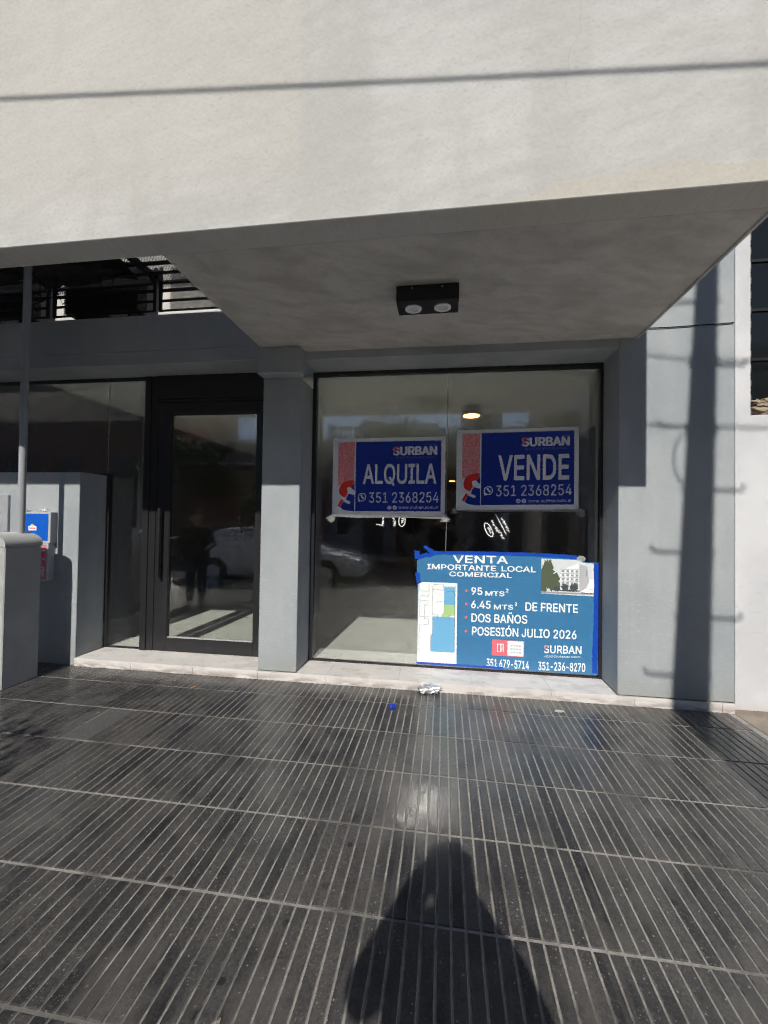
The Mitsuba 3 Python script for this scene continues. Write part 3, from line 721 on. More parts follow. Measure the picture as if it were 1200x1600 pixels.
# floor plan print
px, pz = (lambda a: -.262 + (a - 45) * .001716), (lambda b: .978 - (b - 245) * .001718)
fp = put('floor_plan', plate(sg.Polygon([(-.262, .124), (.146, .130), (.146, .978), (-.235, .978), (-.258, .95)]), YT), 'poster_white', V)
put('room_tint', plate(unary_union([rect(px(136), pz(664), px(270), pz(452)), rect(px(126), pz(664), px(140), pz(565)), rect(px(204), pz(378), px(270), pz(268))]), YT - .0006), 'plan_blue', fp)
put('patio_tint', plate(sg.Polygon([(px(204), pz(378)), (px(270), pz(378)), (px(270), pz(441)), (px(236), pz(441)), (px(236), pz(453)), (px(190), pz(453)), (px(190), pz(440)), (px(204), pz(425))]), YT - .0006), 'plan_green', fp)
ln = lambda a, b, c, d, w=.0032: sg.LineString([(px(a), pz(b)), (px(c), pz(d))]).buffer(w / 2, cap_style=2)
lines = [ln(126, 664, 270, 664), ln(126, 664, 126, 565), ln(126, 565, 136, 565), ln(136, 565, 136, 258), ln(136, 258, 200, 258), ln(270, 664, 270, 445), ln(270, 441, 270, 262), ln(200, 258, 200, 290), ln(136, 290, 200, 290), ln(136, 440, 168, 440), ln(168, 440, 168, 465), ln(236, 441, 268, 441), ln(236, 441, 236, 465),
         ln(160, 362, 200, 362), ln(160, 362, 160, 374), ln(222, 298, 266, 298), ln(264, 298, 264, 315), ln(55, 664, 66, 664), ln(55, 664, 55, 505), ln(55, 505, 110, 505), ln(110, 505, 110, 468), ln(110, 468, 85, 468), ln(85, 468, 85, 385), ln(85, 385, 112, 385), ln(58, 455, 112, 455), ln(58, 455, 58, 330), ln(58, 330, 112, 330), ln(112, 330, 112, 258), ln(58, 360, 112, 360), ln(56, 300, 112, 300), ln(56, 300, 56, 258)]
put('plan_lines', plate(unary_union(lines), YT - .0010), 'ink', fp)
put('plan_lines_faint', plate(unary_union([ln(66, 700, 230, 700), ln(66, 712, 246, 712), ln(66, 718, 246, 718), ln(60, 560, 90, 560), ln(60, 620, 90, 620), ln(150, 315, 195, 315), ln(204, 270, 268, 270)]), YT - .0010), 'ink_faint', fp)
# printed street photo on the poster
qx, qz = (lambda a: .984 + a * .511), (lambda b: .902 + b * .345)
ph = put('photo_print', plate(sg.Polygon([(.984, .905), (1.495, .895), (1.495, 1.22), (1.385, 1.228), (1.36, 1.254), (.984, 1.258)]), YT), 'print_sky', V)
rr = np.random.default_rng(3)
def blob(cx, cz, rx, rz, n=40, amp=.3):
    return sg.Polygon([(qx(cx + rx * math.cos(t) * (1 + amp * (rr.random() - .5) * 2)), qz(cz + rz * math.sin(t) * (1 + amp * (rr.random() - .5) * 2))) for t in np.linspace(0, 2 * math.pi, n, endpoint=False)]).buffer(0)
put('print_foliage', plate(unary_union([blob(.12, .60, .13, .40), blob(.20, .38, .16, .28), blob(.30, .22, .12, .14), blob(.05, .3, .08, .3)]).intersection(rect(.984, .91, 1.495, 1.25)), YT - .0003), 'print_green', ph)
put('print_facade', plate(unary_union([sg.Polygon([(qx(.36), qz(.12)), (qx(.36), qz(.62)), (qx(.50), qz(.80)), (qx(.70), qz(.92)), (qx(.72), qz(.12))]), rect(qx(.80), qz(.2), qx(.98), qz(.46))]), YT - .0004), 'poster_white', ph)
put('print_gable', plate(sg.Polygon([(qx(.72), qz(.12)), (qx(.72), qz(.90)), (qx(.86), qz(.84)), (qx(.90), qz(.40)), (qx(.82), qz(.12))]), YT - .0005), 'print_mid', ph)
wn = [rect(qx(.39 + .085 * i), qz(.30 + .115 * j), qx(.44 + .085 * i), qz(.37 + .115 * j)) for i in range(4) for j in range(4)] + [rect(qx(.36), qz(.27 + .115 * j), qx(.72), qz(.285 + .115 * j)) for j in range(5)] + [rect(qx(.84), qz(.55), qx(.865), qz(.75)), rect(qx(0.0), qz(.02), qx(.99), qz(.07))]
put('print_windows', plate(unary_union(wn), YT - .0007), 'print_grey', ph)
put('print_shade', plate(unary_union([blob(.45, .22, .07, .10), blob(.62, .22, .08, .12), blob(.30, .16, .06, .07), blob(.54, .12, .2, .03), blob(.86, .07, .11, .02)]), YT - .0008), 'ink', ph)
put('print_car', plate(unary_union([blob(.87, .12, .11, .05, 24, .1), blob(.86, .16, .06, .04, 20, .1)]), YT - .0010), 'poster_white', ph)
# blue tape holding it
def strip(pts, w, seed, amp=.004):
    r2 = np.random.default_rng(seed); p = sg.LineString(pts).segmentize(.03).buffer(w / 2, cap_style=2, join_style=2)
    return sg.Polygon([(a + r2.uniform(-amp, amp), b + r2.uniform(-amp, amp)) for a, b in p.exterior.coords[:-1]]).buffer(0)
put('blue_tape', plate(strip([(-.13, 1.287), (.3, 1.297), (.9, 1.296), (1.325, 1.283)], .036, 1, .003), y - .0016, .0008), 'tape_blue', V)
put('blue_tape', plate(strip([(1.512, 1.225), (1.514, .70), (1.500, .13)], .050, 2, .004), y - .0016, .0008), 'tape_blue', V)
put('blue_tape', plate(strip([(-.27, .130), (.2, .130), (.62, .127)], .024, 3, .003), y - .0016, .0008), 'tape_blue', V)
put('blue_tape', plate(strip([(-.272, 1.075), (-.268, 1.005), (-.248, .965)], .045, 4, .006), y - .0016, .0008), 'tape_blue', V)
put('blue_tape', plate(strip([(-.285, 1.31), (-.272, 1.22)], .055, 5, .01), y - .0022, .0008), 'tape_blue', V)
put('blue_tape', plate(strip([(-.10, 1.285), (-.17, 1.325), (-.205, 1.365)], .040, 6, .01), y - .0030, .0008), 'tape_blue', V)
put('blue_tape', plate(strip([(-.10, 1.275), (-.20, 1.255), (-.27, 1.235)], .045, 7, .008), y - .0026, .0008), 'tape_blue', V)
m = crumple((.07, .02, .05), 8); m.apply_translation([1.365, y - .004, 1.235]); put('clear_tape', m, 'clear_tape', V)

# marker handwriting on the glass below the two signs
def scrawl(seed, origin, ang, length, h, n):
    r3 = np.random.default_rng(seed); ca, sa = math.cos(ang), math.sin(ang); out = []
    x = 0
    while x < length:
        w = h * r3.uniform(.45, .8)
        pts = [(x + w * r3.random(), h * r3.random()) for _ in range(n)]
        out.append(sg.LineString([(origin[0] + a * ca - b * sa, origin[1] + a * sa + b * ca) for a, b in pts]).buffer(.0028))
        x += w * 1.12
    return unary_union(out)
def loop(cx, cz, a, b, ang, w=.004):
    e = affinity.rotate(affinity.scale(sg.Point(cx, cz).buffer(1.0, 12), a, b), math.degrees(ang), origin=(cx, cz))
    return e.exterior.buffer(w)
ang = math.atan2(1.501 - 1.7016, .6334 - .5288)
def marker(label, pieces):
    t = thing('marker_writing', label, 'handwriting')
    for nm, g in pieces: put(nm, plate(g, GY - .0030, .0012), 'marker_white', t)
marker('white slanted marker handwriting with an oval on the glass under the VENDE sign', [
    ('underline', sg.LineString([(.529, 1.700), (.635, 1.500)]).buffer(.0035)), ('word', scrawl(1, (.568, 1.665), ang, .17, .030, 4)), ('word', scrawl(2, (.478, 1.632), ang, .125, .030, 5)),
    ('word', scrawl(12, (.548, 1.530), ang, .09, .028, 5)), ('oval', loop(.459, 1.540, .078, .030, ang)), ('word', scrawl(3, (.440, 1.560), ang, .07, .026, 5))])
marker('small upright white marker scribble on the glass under the ALQUILA sign', [
    ('underline', sg.LineString([(-.650, 1.655), (-.648, 1.562)]).buffer(.0035)), ('dash', sg.LineString([(-.72, 1.578), (-.66, 1.568)]).buffer(.004)), ('word', scrawl(4, (-.672, 1.655), -1.57, .08, .035, 5)),
    ('word', scrawl(5, (-.545, 1.650), -1.5, .075, .032, 5)), ('oval', loop(-.444, 1.618, .058, .034, 1.5)), ('word', scrawl(6, (-.452, 1.648), -1.57, .05, .026, 5))])

# ------------------------------------------------------------------ litter on the pavement
m = crumple((.19, .085, .085), 21, 2, .55); m.apply_translation([-.125, 4.02, .002]); k = put('foil_packet', m, 'foil'); tag(k, 'crumpled silver foil packet lying against the tiled plinth', 'foil packet')
m = crumple((.052, .045, .04), 22, 3, .7); m.apply_translation([-.417, 3.62, .002]); k = put('candy_wrapper', m, 'wrapper_blue'); tag(k, 'tiny crumpled blue wrapper on the dark paving', 'wrapper')
m = crumple((.075, .028, .014), 23, 2, .8); m.apply_translation([1.0, 3.83, .002]); k = put('paper_scrap', m, 'paper'); tag(k, 'small torn white paper scrap on the paving below the right end of the poster', 'paper scrap')
def flat_leaf(x, y, s, a, matn, label):
    pts = np.array([[math.cos(t) * s, math.sin(t) * s * .42 * (1 - .3 * math.cos(t)), .004 + .006 * math.sin(2 * t) ** 2] for t in np.linspace(0, 2 * math.pi, 14, endpoint=False)])
    V_ = np.vstack([pts, [[0, 0, .011]], pts - [0, 0, .0012]]); F_ = [[14, i, (i + 1) % 14] for i in range(14)] + [[15 + (i + 1) % 14, 15 + i, 14] for i in range(14)]
    mm = trimesh.Trimesh(V_, F_, process=False); mm.apply_transform(trimesh.transformations.rotation_matrix(a, [0, 0, 1])); mm.apply_translation([x, y, 0.002])
    k = put('dry_leaf', mm, matn); tag(k, label, 'leaf', 'leaves and bits on the paving')
flat_leaf(-.82, 1.265, .014, .6, 'leaf_dry', 'orange dry leaf fragment on the paving at the lower left')
flat_leaf(-2.34, 3.76, .026, .9, 'leaf_dry', 'orange dry leaf by the step in front of the door')
flat_leaf(-.70, 1.30, .015, 1.0, 'strip_concrete', 'pale thin twig-like fragment on the lower left paving')

# ------------------------------------------------------------------ utility pole and wires behind the camera
U = thing('utility_pole', 'tall tapered concrete utility pole with step pegs whose shadow crosses the pilaster', 'utility pole')
PX, PYY = 1.855, -.62
cxz = lambda z: PX + .0335 * (z - 0) * 1.0
put('shaft', tube([(cxz(z), PYY, z) for z in (-.2, 2.5, 4, 6, 8, 9.5)], [.205, .180, .152, .118, .083, .065], 24), 'pole_concrete', U, True)
def pole_r(z): return float(np.interp(z, [-.2, 2.5, 4, 6, 8, 9.5], [.205, .180, .152, .118, .083, .065]))
for i, zw in enumerate((.296, .815, 1.385, 1.935, 2.505, 3.04, 3.62)):
    z = zw + .745 * (WY - PYY); s = -1 if i % 2 == 0 else 1; r = pole_r(z); c0 = cxz(z)
    put('step_peg', tube([(c0 - s * (r + .018), PYY, z + .004), (c0 + s * (r + .12), PYY, z), (c0 + s * (r + .20), PYY, z), (c0 + s * (r + .225), PYY, z + .012), (c0 + s * (r + .23), PYY, z + .055)], .013, 8), 'black_metal', U, True)
put('wire_loop', tube([(cxz(5.9) - .12 - .10 * math.sin(t), PYY + .05, 5.78 + .22 * math.cos(t) - .1) for t in np.linspace(0.2, 2.9, 14)], .009, 6), 'rubber', U, True)
for zc in (5.98, 6.6):
    put('clamp', tube([(cxz(zc), PYY, zc - .02), (cxz(zc), PYY, zc + .02)], pole_r(zc) + .014, 20), 'black_metal', U)
def wire(z_left, z_right, z_r2, r, label):
    pts = []
    for x in np.linspace(-14, 2.0, 26):
        t = (x + 14) / 16; pts.append((x, PYY - .1, z_left + (z_right - z_left) * t - .05 * 4 * t * (1 - t)))
    for x in np.linspace(2.4, 12, 14):
        t = (x - 2.0) / 10; pts.append((x, PYY - .1, z_right + (z_r2 - z_right) * t))
    k = put('overhead_wire', tube(pts, r, 6), 'rubber', None, True); tag(k, label, 'wire', 'wires on the utility pole')
wire(7.60, 6.075, 5.95, .0105, 'lower overhead wire sloping down to the pole, its shadow drawn on the pale parapet')
wire(9.6, 6.67, 6.5, .009, 'upper overhead wire on the pole, its blurred shadow crossing the top of the pilaster')

# ------------------------------------------------------------------ people (behind the camera, and reflected in the door)
def person(label, x, y, face, pose, jacket):
    t = thing('person', label, 'person')
    s = .975
    P = lambda a, b, c: np.array([a, b, c]) * s
    def fin(m):
        m.apply_transform(trimesh.transformations.rotation_matrix(face, [0, 0, 1])); m.apply_translation([x, y, 0.002]); return m
    if pose == 'photo':
        el = [P(-.302, .03, 1.285), P(.275, .03, 1.255)]; ha = [P(-.10, .19, 1.60), P(.045, .19, 1.52)]
    else:
        el = [P(-.28, -.02, 1.15), P(.27, .06, 1.14)]; ha = [P(-.26, .10, .92), P(.17, .27, 1.10)]
    put('trousers', fin(hull_chain([[(P(-.09, 0, .93), .115), (P(-.10, .01, .50), .078), (P(-.105, -.01, .12), .060)], [(P(.09, 0, .93), .115), (P(.10, .01, .50), .078), (P(.105, -.01, .12), .060)], [(P(-.09, 0, .95), .12), (P(.09, 0, .95), .12)]])), 'jeans', t, True)
    tor = [[(P(-.10, 0, .92), .125), (P(-.11, 0, 1.15), .125), (P(-.115, 0, 1.36), .115)], [(P(.10, 0, .92), .125), (P(.11, 0, 1.15), .125), (P(.115, 0, 1.36), .115)], [(P(-.11, 0, 1.05), .125), (P(.11, 0, 1.05), .125)], [(P(-.12, 0, 1.34), .11), (P(.12, 0, 1.34), .11)], [(P(-.17, 0, 1.42), .075), (P(.17, 0, 1.42), .075)], [(P(0, 0, 1.40), .09), (P(0, -.005, 1.47), .068)], [(P(0, 0, .95), .13), (P(0, 0, 1.2), .13)]]
    for i in (0, 1):
        sx = -1 if i == 0 else 1
        w = el[i] + (ha[i] - el[i]) * .82
        tor.append([(P(sx * .185, 0, 1.42), .080), (el[i], .070), (w, .056 if sx < 0 else .048)])
    if pose == 'photo': tor.append([(P(.02, .03, 1.50), .065), (P(.10, .03, 1.44), .075)]); tor.append([(P(-.03, .02, 1.50), .07), (P(-.11, .02, 1.45), .070)])
    put('jacket', fin(hull_chain(tor)), jacket, t, True)
    for i in (0, 1):
        sx = -1 if i == 0 else 1
        d = (ha[i] - el[i]); d /= np.linalg.norm(d)
        side = np.array([-sx * 1.0, 0, 0]) if pose == 'photo' else np.array([0, 1.0, 0])
        side = side - d * (side @ d); side /= np.linalg.norm(side); nrm = np.cross(d, side)
        w = el[i] + (ha[i] - el[i]) * .84
        ch = [[(w, .028), (ha[i] - d * .01, .030)], [(ha[i] - d * .015 - side * .022, .019), (ha[i] - d * .015 + side * .022, .019)]]
        for q, (o, ln_) in enumerate(((-.030, .060), (-.010, .078), (.010, .084), (.030, .074))):
            b0 = ha[i] + side * o + d * .02
            ch.append([(b0, .0098), (b0 + d * ln_ * .5 + nrm * .006, .0092), (b0 + d * ln_ * .85 + nrm * .024, .0082)])
        ch.append([(ha[i] - d * .025 + side * .028, .013), (ha[i] + side * .052 + d * .004, .0105), (ha[i] + side * .058 + d * .034, .0095)])
        put('hand', fin(hull_chain(ch, .008, 6)), 'skin', t, True)
        sm = hull_chain([[(P(sx * .105, -.05, .055), .048), (P(sx * .112, .06, .045), .046), (P(sx * .118, .15, .035), .036)], [(P(sx * .105, -.01, .12), .052), (P(sx * .105, -.02, .06), .05)]], .015, 6)
        sm.vertices[:, 2] = np.maximum(sm.vertices[:, 2], 0.0)
        put('shoe', fin(sm), 'shoe', t, True)
    hd = [[(P(0, .005, 1.46), .055), (P(0, .012, 1.56), .055)], [(P(0, .0, 1.665), .088), (P(0, .035, 1.655), .080)], [(P(0, .015, 1.68), .09)], [(P(0, .055, 1.585), .045), (P(0, .03, 1.64), .07)],
          [(P(0, .106, 1.665), .011), (P(0, .124, 1.628), .015)], [(P(-.014, .112, 1.622), .010), (P(.014, .112, 1.622), .010)], [(P(-.02, .104, 1.594), .008), (P(.02, .104, 1.594), .008)],
          [(P(-.086, .0, 1.65), .018), (P(-.088, -.005, 1.62), .012)], [(P(.086, .0, 1.65), .018), (P(.088, -.005, 1.62), .012)], [(P(-.045, .098, 1.678), .011), (P(-.018, .104, 1.676), .010)], [(P(.045, .098, 1.678), .011), (P(.018, .104, 1.676), .010)]]
    h = put('head', fin(hull_chain(hd, .010, 5)), 'skin', t, True)
    ey = [[(P(sx * .033, .100, 1.656), .011)] for sx in (-1, 1)]
    put('eyes', fin(hull_chain(ey, .006, 1)), 'hair', h, True)
    put('hair', fin(hull_chain([[(P(0, -.012, 1.69), .098)], [(P(0, -.035, 1.655), .090), (P(0, -.03, 1.60), .075)], [(P(-.05, .05, 1.735), .04), (P(.05, .05, 1.735), .04)]], .012, 5)), 'hair', h, True)
    return t
person('photographer in a dark jacket holding up a phone, whose shadow lies on the paving', -.025, -.225, 0.0, 'photo', 'jacket_dark')
person('passer-by in a dark jacket reflected in the glass of the door', -4.52, 1.70, -.6, 'walk', 'jacket_dark')
k = put('phone', box(-.055, .022, -.016, -.006, 1.500, 1.655, .004), 'black_metal'); tag(k, 'black phone held upright by the photographer at eye height', 'phone')

# ------------------------------------------------------------------ parked car (seen in the reflections)
def car(x0, yc, label, k=1.13):
    t = thing('parked_car', label, 'car')
    def put_(name, m, b_, parent, smooth=False):
        c_ = (m.vertices[:, 0].min() + m.vertices[:, 0].max()) / 2 - x0
        if name in ('wheel', 'rim', 'arch'): m.apply_translation([c_ * (k - 1), 0, 0])
        else: m.vertices[:, 0] = x0 + (m.vertices[:, 0] - x0) * k
        return put(name, m, b_, parent, smooth)
    zr = -.13
    #        x     zbot  zmid  zbelt ztop  wbelt wtop
    ST = [(0.00, .42, .55, .66, .70, .60, .50), (0.05, .30, .52, .72, .80, .72, .60), (.25, .24, .52, .82, 1.06, .80, .62), (.62, .22, .52, .90, 1.40, .84, .60), (1.0, .20, .52, .92, 1.47, .855, .60), (1.7, .20, .52, .91, 1.485, .86, .61),
          (2.25, .20, .52, .90, 1.43, .86, .59), (2.75, .20, .52, .89, 1.17, .86, .62), (3.08, .21, .52, .885, .955, .855, .70), (3.6, .23, .52, .82, .875, .84, .68), (4.0, .25, .50, .70, .775, .78, .62), (4.22, .28, .47, .60, .67, .66, .52), (4.28, .34, .46, .54, .58, .52, .42)]
    ring = []
    xs = np.linspace(0, 4.28, 60)
    A = np.array(ST)
    from scipy.interpolate import PchipInterpolator as PI
    par = PI(A[:, 0], A[:, 1:])(xs)
    rows_ = []
    for x, (zb, zm, zl, zt, wb, wt) in zip(xs, par):
        half = [(wb * .90, zb), (wb * .985, zb + .08), (wb * 1.0, zm), (wb * .995, (zm + zl) / 2), (wb * .97, zl), (wb * .97 * .55 + wt * .45, zl * .45 + zt * .55), (wt, zt - .035), (wt * .82, zt - .008), (wt * .4, zt + .012), (0, zt + .018)]
        full = [(-a, b) for a, b in half] + [(a, b) for a, b in half[-2::-1]]
        rows_.append([(x, a, b) for a, b in full])
    G = np.array(rows_); n = G.shape[1]
    Vv = G.reshape(-1, 3); F = []
    for i in range(len(xs) - 1):
        for j in range(n):
            a, b = i * n + j, i * n + (j + 1) % n
            F += [[a, b + n, b], [a, a + n, b + n]]
    Vv = np.vstack([Vv, G[0].mean(0), G[-1].mean(0)])
    for j in range(n):
        F.append([len(Vv) - 2, j, (j + 1) % n]); o = (len(xs) - 1) * n; F.append([len(Vv) - 1, o + (j + 1) % n, o + j])
    body = trimesh.Trimesh(Vv, F, process=False); body.apply_translation([x0, yc, zr])
    b = put_('body', body, 'car_paint', t, smooth=50)
    def patch(i0, i1, ja, jb, la, lb, off, name, m='dark_glass'):
        """A window: between lattice columns ja..jb, inset fractions la..lb."""
        q = []
        for i in range(i0, i1 + 1):
            p0 = G[i][ja] * (1 - la) + G[i][jb] * la; p1 = G[i][ja] * (1 - lb) + G[i][jb] * lb
            q.append((p0, p1))
        q = np.array(q); nrm = np.cross(q[1, 0] - q[0, 0], q[0, 1] - q[0, 0]); nrm /= np.linalg.norm(nrm)
        c = q.reshape(-1, 3).mean(0) - np.array([2.1, 0, .7]); nrm = nrm if nrm @ c > 0 else -nrm
        q2 = q + nrm * off
        V_ = np.vstack([q.reshape(-1, 3), q2.reshape(-1, 3)]); m_ = len(q) * 2; F_ = []
        for i in range(len(q) - 1):
            a = 2 * i
            F_ += [[m_ + a, m_ + a + 1, m_ + a + 3], [m_ + a, m_ + a + 3, m_ + a + 2]]
            for e in (0, 1): F_ += [[a + e, m_ + a + e, m_ + a + 2 + e], [a + e, m_ + a + 2 + e, a + 2 + e]]
        mm = trimesh.Trimesh(V_, F_, process=False); mm.apply_translation([x0, yc, zr]); put_(name, mm, m, t)
    ix = lambda xx: int(round(xx / 4.28 * 59))
    for (ja, jb) in ((4, 6), (14, 12)):
        patch(ix(.72), ix(1.42), ja, jb, .10, .88, .006, 'side_window'); patch(ix(1.52), ix(2.5), ja, jb, .10, .84, .006, 'side_window')
    patch(ix(2.34), ix(2.96), 6, 12, .06, .94, .02, 'windscreen'); patch(ix(.30), ix(.56), 6, 12, .08, .92, .02, 'rear_window')
    for sx, wx in ((-1, .72), (1, .72), (-1, 3.42), (1, 3.42)):
        m = trimesh.creation.cylinder(.315, .20, sections=36); m.apply_transform(trimesh.transformations.rotation_matrix(math.pi / 2, [1, 0, 0])); m.apply_translation([x0 + wx, yc + sx * .775, zr + .315]); w = put_('wheel', m, 'rubber', t, smooth=40)
        a = trimesh.creation.annulus(.315, .375, .02, sections=36); a.apply_transform(trimesh.transformations.rotation_matrix(math.pi / 2, [1, 0, 0])); a.apply_translation([x0 + wx, yc + sx * .858, zr + .325]); put_('arch', a, 'car_dark', w)
        h = trimesh.creation.cylinder(.20, .03, sections=30); h.apply_transform(trimesh.transformations.rotation_matrix(math.pi / 2, [1, 0, 0])); h.apply_translation([x0 + wx, yc + sx * .872, zr + .315]); put_('rim', h, 'chrome', w, smooth=40)
    for sx in (-1, 1):
        m = trimesh.creation.icosphere(3, 1.0); m.vertices *= (.20, .13, .075); m.apply_translation([x0 + 4.05, yc + sx * .60, zr + .645]); put_('headlight', m, 'chrome', t, True)
        m = trimesh.creation.icosphere(3, 1.0); m.vertices *= (.09, .10, .14); m.apply_translation([x0 + .10, yc + sx * .64, zr + .80]); put_('tail_light', m, 'lamp_red', t, True)
        m = trimesh.creation.icosphere(2, 1.0); m.vertices *= (.09, .10, .07); m.apply_translation([x0 + 2.72, yc + sx * .96, zr + .98]); put_('mirror', m, 'car_paint', t, True)
        put_('door_handle', box(x0 + 1.28, x0 + 1.45, yc + sx * .858 - .02, yc + sx * .858 + .02, zr + .79, zr + .82, .008), 'car_dark', t)
    put_('grille', box(x0 + 4.20, x0 + 4.275, yc - .40, yc + .40, zr + .36, zr + .48, .01), 'car_dark', t)
    put_('bumper_trim', box(x0 - .02, x0 + .12, yc - .55, yc + .55, zr + .36, zr + .52, .03), 'car_paint', t)
car(-6.85, -2.38, 'silver grey hatchback parked at the kerb, mirrored in the door and shop window')

# ------------------------------------------------------------------ trees
def leaves(centres, radii, n, size, seed):
    r4 = np.random.default_rng(seed); w = np.array([np.prod(r) for r in radii]); idx = r4.choice(len(centres), n, p=w / w.sum())
    d = r4.normal(size=(n, 3)); d /= np.linalg.norm(d, axis=1, keepdims=True); rad = r4.random((n, 1)) ** .45
    c = np.array(centres)[idx] + d * rad * np.array(radii)[idx]
    a = r4.normal(size=(n, 3)); a /= np.linalg.norm(a, axis=1, keepdims=True); b = np.cross(a, r4.normal(size=(n, 3))); b /= np.linalg.norm(b, axis=1, keepdims=True)
    s = size * r4.uniform(.6, 1.3, (n, 1))
    V_ = np.stack([c - a * s, c + b * s * .45, c + a * s, c - b * s * .45], 1).reshape(-1, 3); o = np.arange(n)[:, None] * 4
    F_ = np.concatenate([o + [0, 1, 2], o + [0, 2, 3]])
    return trimesh.Trimesh(V_, F_, process=False)
def tree(label, x, y, h, crown, nl, size, seed, name='street_tree'):
    t = thing(name, label, 'tree')
    r5 = np.random.default_rng(seed); top = h * .55
    tr = [tube([(x, y, -.1), (x + .05 * h * .1, y, top * .5), (x + .02 * h, y + .02, top)], [.035 * h, .026 * h, .017 * h], 10)]
    cs, rs = [], []
    for i in range(crown):
        a = r5.uniform(0, 2 * math.pi); q = r5.uniform(.1, .30) * h; z = h * r5.uniform(.52, .88)
        c = (x + q * math.cos(a), y + q * math.sin(a), z); cs.append(c); rs.append(np.array([.17, .17, .12]) * h * r5.uniform(.7, 1.15))
        tr.append(tube([(x + .02 * h, y, top * r5.uniform(.75, 1)), (x + q * .5 * math.cos(a), y + q * .5 * math.sin(a), (top + z) / 2), c], [.012 * h, .008 * h, .003 * h], 6))
    put('trunk', cat(*tr), 'bark', t, smooth=50); put('crown', leaves(cs, rs, nl, size, seed), 'foliage', t)
tree('broad leafy tree across the street behind the left blue sign reflection', -1.9, -9.7, 6.9, 13, 5200, .12, 11)
tree('second leafy tree across the street, nearer the middle of the window reflection', -.45, -10.0, 6.5, 11, 4200, .12, 12)
tree('far leafy tree across the street at the left of the door reflection', -12.5, -9.8, 6.2, 10, 3000, .12, 13)
tree('low sapling at the kerb casting a blurred shadow at the left edge of the paving', -3.78, -.55, 2.65, 8, 1500, .05, 14, 'sapling')

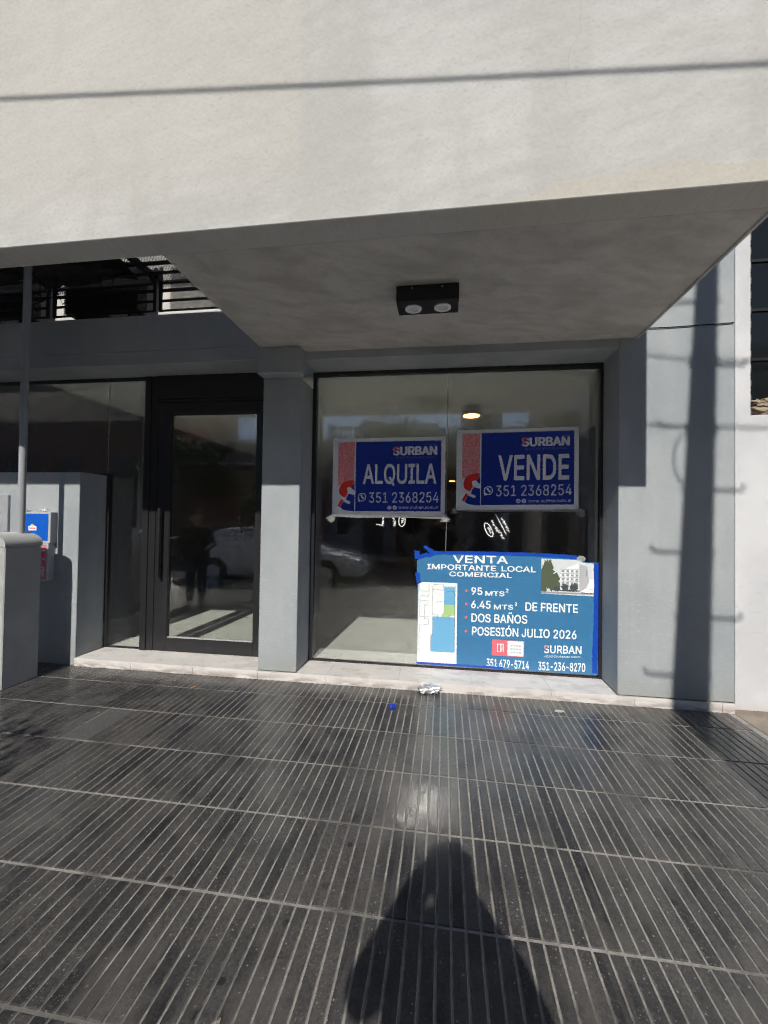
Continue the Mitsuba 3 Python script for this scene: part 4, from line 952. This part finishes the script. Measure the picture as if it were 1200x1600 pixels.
# ------------------------------------------------------------------ houses across the street (mirrored in the glass)
HY = -11.3
def house(label, x0, x1, h, matn, wins, door=None, top=None):
    t = thing('street_house', label, 'house', 'houses across the street')
    ops = [(x0 + a, x0 + a + w, z, z + wh) for (a, z, w, wh) in wins]
    face = rect(x0, 0, x1, h)
    for o in ops: face = face.difference(rect(o[0], o[2], o[1], o[3]))
    m = plate(face, 0, .3); m.vertices[:, 1] = HY - m.vertices[:, 1]; m.invert()
    put('wall', cat(m, box(x0 + .01, x1 - .01, HY - 8, HY - .305, 0, h - .02)), matn, t)
    put('cornice', box(x0 + .002, x1 - .002, HY - .28, HY + .12, h, h + .18, .02), 'pale_plaster', t)
    for o in ops:
        w = put('window', cat(box(o[0], o[0] + .06, HY - .14, HY - .08, o[2], o[3]), box(o[1] - .06, o[1], HY - .14, HY - .08, o[2], o[3]), box(o[0] + .06, o[1] - .06, HY - .14, HY - .08, o[2], o[2] + .06), box(o[0] + .06, o[1] - .06, HY - .14, HY - .08, o[3] - .06, o[3])), 'pale_plaster', t)
        put('glass', box(o[0] + .05, o[1] - .05, HY - .12, HY - .11, o[2] + .05, o[3] - .05), 'dark_glass', w)
    if door: put('door', box(x0 + door[0], x0 + door[1], HY - .02, HY + .03, 0, door[2], .01), 'shutter', t)
    if top == 'balustrade':
        z0 = h + .18
        put('balustrade_rail', box(x0 + .05, x1 - .05, HY - .20, HY + .02, z0 + .62, z0 + .76, .02), 'pale_plaster', t)
        for xx in (x0 + .1, x1 - .1): put('balustrade_pier', box(xx - .14, xx + .14, HY - .23, HY + .05, z0, z0 + .86, .02), 'pale_plaster', t)
        nb = int((x1 - x0 - .6) / .24)
        for i in range(nb):
            xx = x0 + .36 + i * .24
            pr = trimesh.creation.revolve([[0, 0], [.075, 0], [.075, .05], [.05, .09], [.085, .22], [.06, .40], [.045, .52], [.075, .58], [.075, .62], [0, .62]], sections=12); pr.apply_translation([xx, HY - .09, z0]); put('baluster', pr, 'pale_plaster', t, smooth=40)
    if top == 'awning':
        put('awning', box(x0 + 1.0, x1 - 1.0, HY + .04, HY + 1.2, 4.15, 4.28, .04), 'pale_plaster', t)
        put('brick_front', box(x0 + .02, x1 - .02, HY + .004, HY + .035, 0, 2.9), 'red_brick', t)
    if top == 'tank':
        m = trimesh.creation.cylinder(.5, 1.1, sections=28); m.apply_translation([(x0 + x1) / 2, HY - 1.5, h + .75]); put('water_tank', m, 'grey_plaster', t, smooth=40)
house('tall dark brick block at the far left across the street', -32.0, -14.6, 9.5, 'red_brick', [(1.5 + 3.2 * i, 3.4, 1.4, 1.5) for i in range(5)] + [(1.5 + 3.2 * i, 6.4, 1.4, 1.5) for i in range(5)], None)
house('long low house with a red brick front and pale awning across the street', -14.5, -5.75, 5.4, 'ochre_plaster', [(1.2, 3.1, 1.2, .9), (5.2, 3.1, 1.2, .9)], None, 'awning')
house('pale house with a balustraded roof terrace across the street', -5.7, -2.55, 5.25, 'grey_plaster', [(.5, 3.2, .9, 1.3), (1.9, 3.2, .9, 1.3), (.4, .8, 1.0, 1.4)], (1.8, 2.8, 2.3), 'balustrade')
house('low ochre house behind the trees across the street', -2.5, .95, 4.4, 'ochre_plaster', [(.5, .9, 1.0, 1.3), (2.1, .9, 1.0, 1.3)], None)
house('narrow tall grey house across the street', 1.0, 2.65, 8.3, 'grey_plaster', [(.35, 3.6, .9, 1.3), (.35, 5.9, .9, 1.3)], (.4, 1.3, 2.3))
house('small plastered house with a water tank across the street', 2.7, 4.05, 5.0, 'pale_plaster', [(.3, 3.0, .8, 1.1)], (.3, 1.1, 2.3), 'tank')
house('brown two storey house across the street right of the water tank', 4.1, 6.1, 6.6, 'ochre_plaster', [(.3, 3.4, .6, 1.3), (1.1, 3.4, .6, 1.3)], (.6, 1.5, 2.3))
house('low grey house across the street at the right', 6.15, 7.3, 5.4, 'grey_plaster', [(.3, 3.0, .6, 1.1)], (.2, 1.0, 2.3))
house('long tall pale building at the right end across the street', 7.35, 17.0, 9.0, 'pale_plaster', [(1 + 2.2 * i, 3.4, 1.1, 1.4) for i in range(4)] + [(1 + 2.2 * i, 6.2, 1.1, 1.4) for i in range(4)], None)
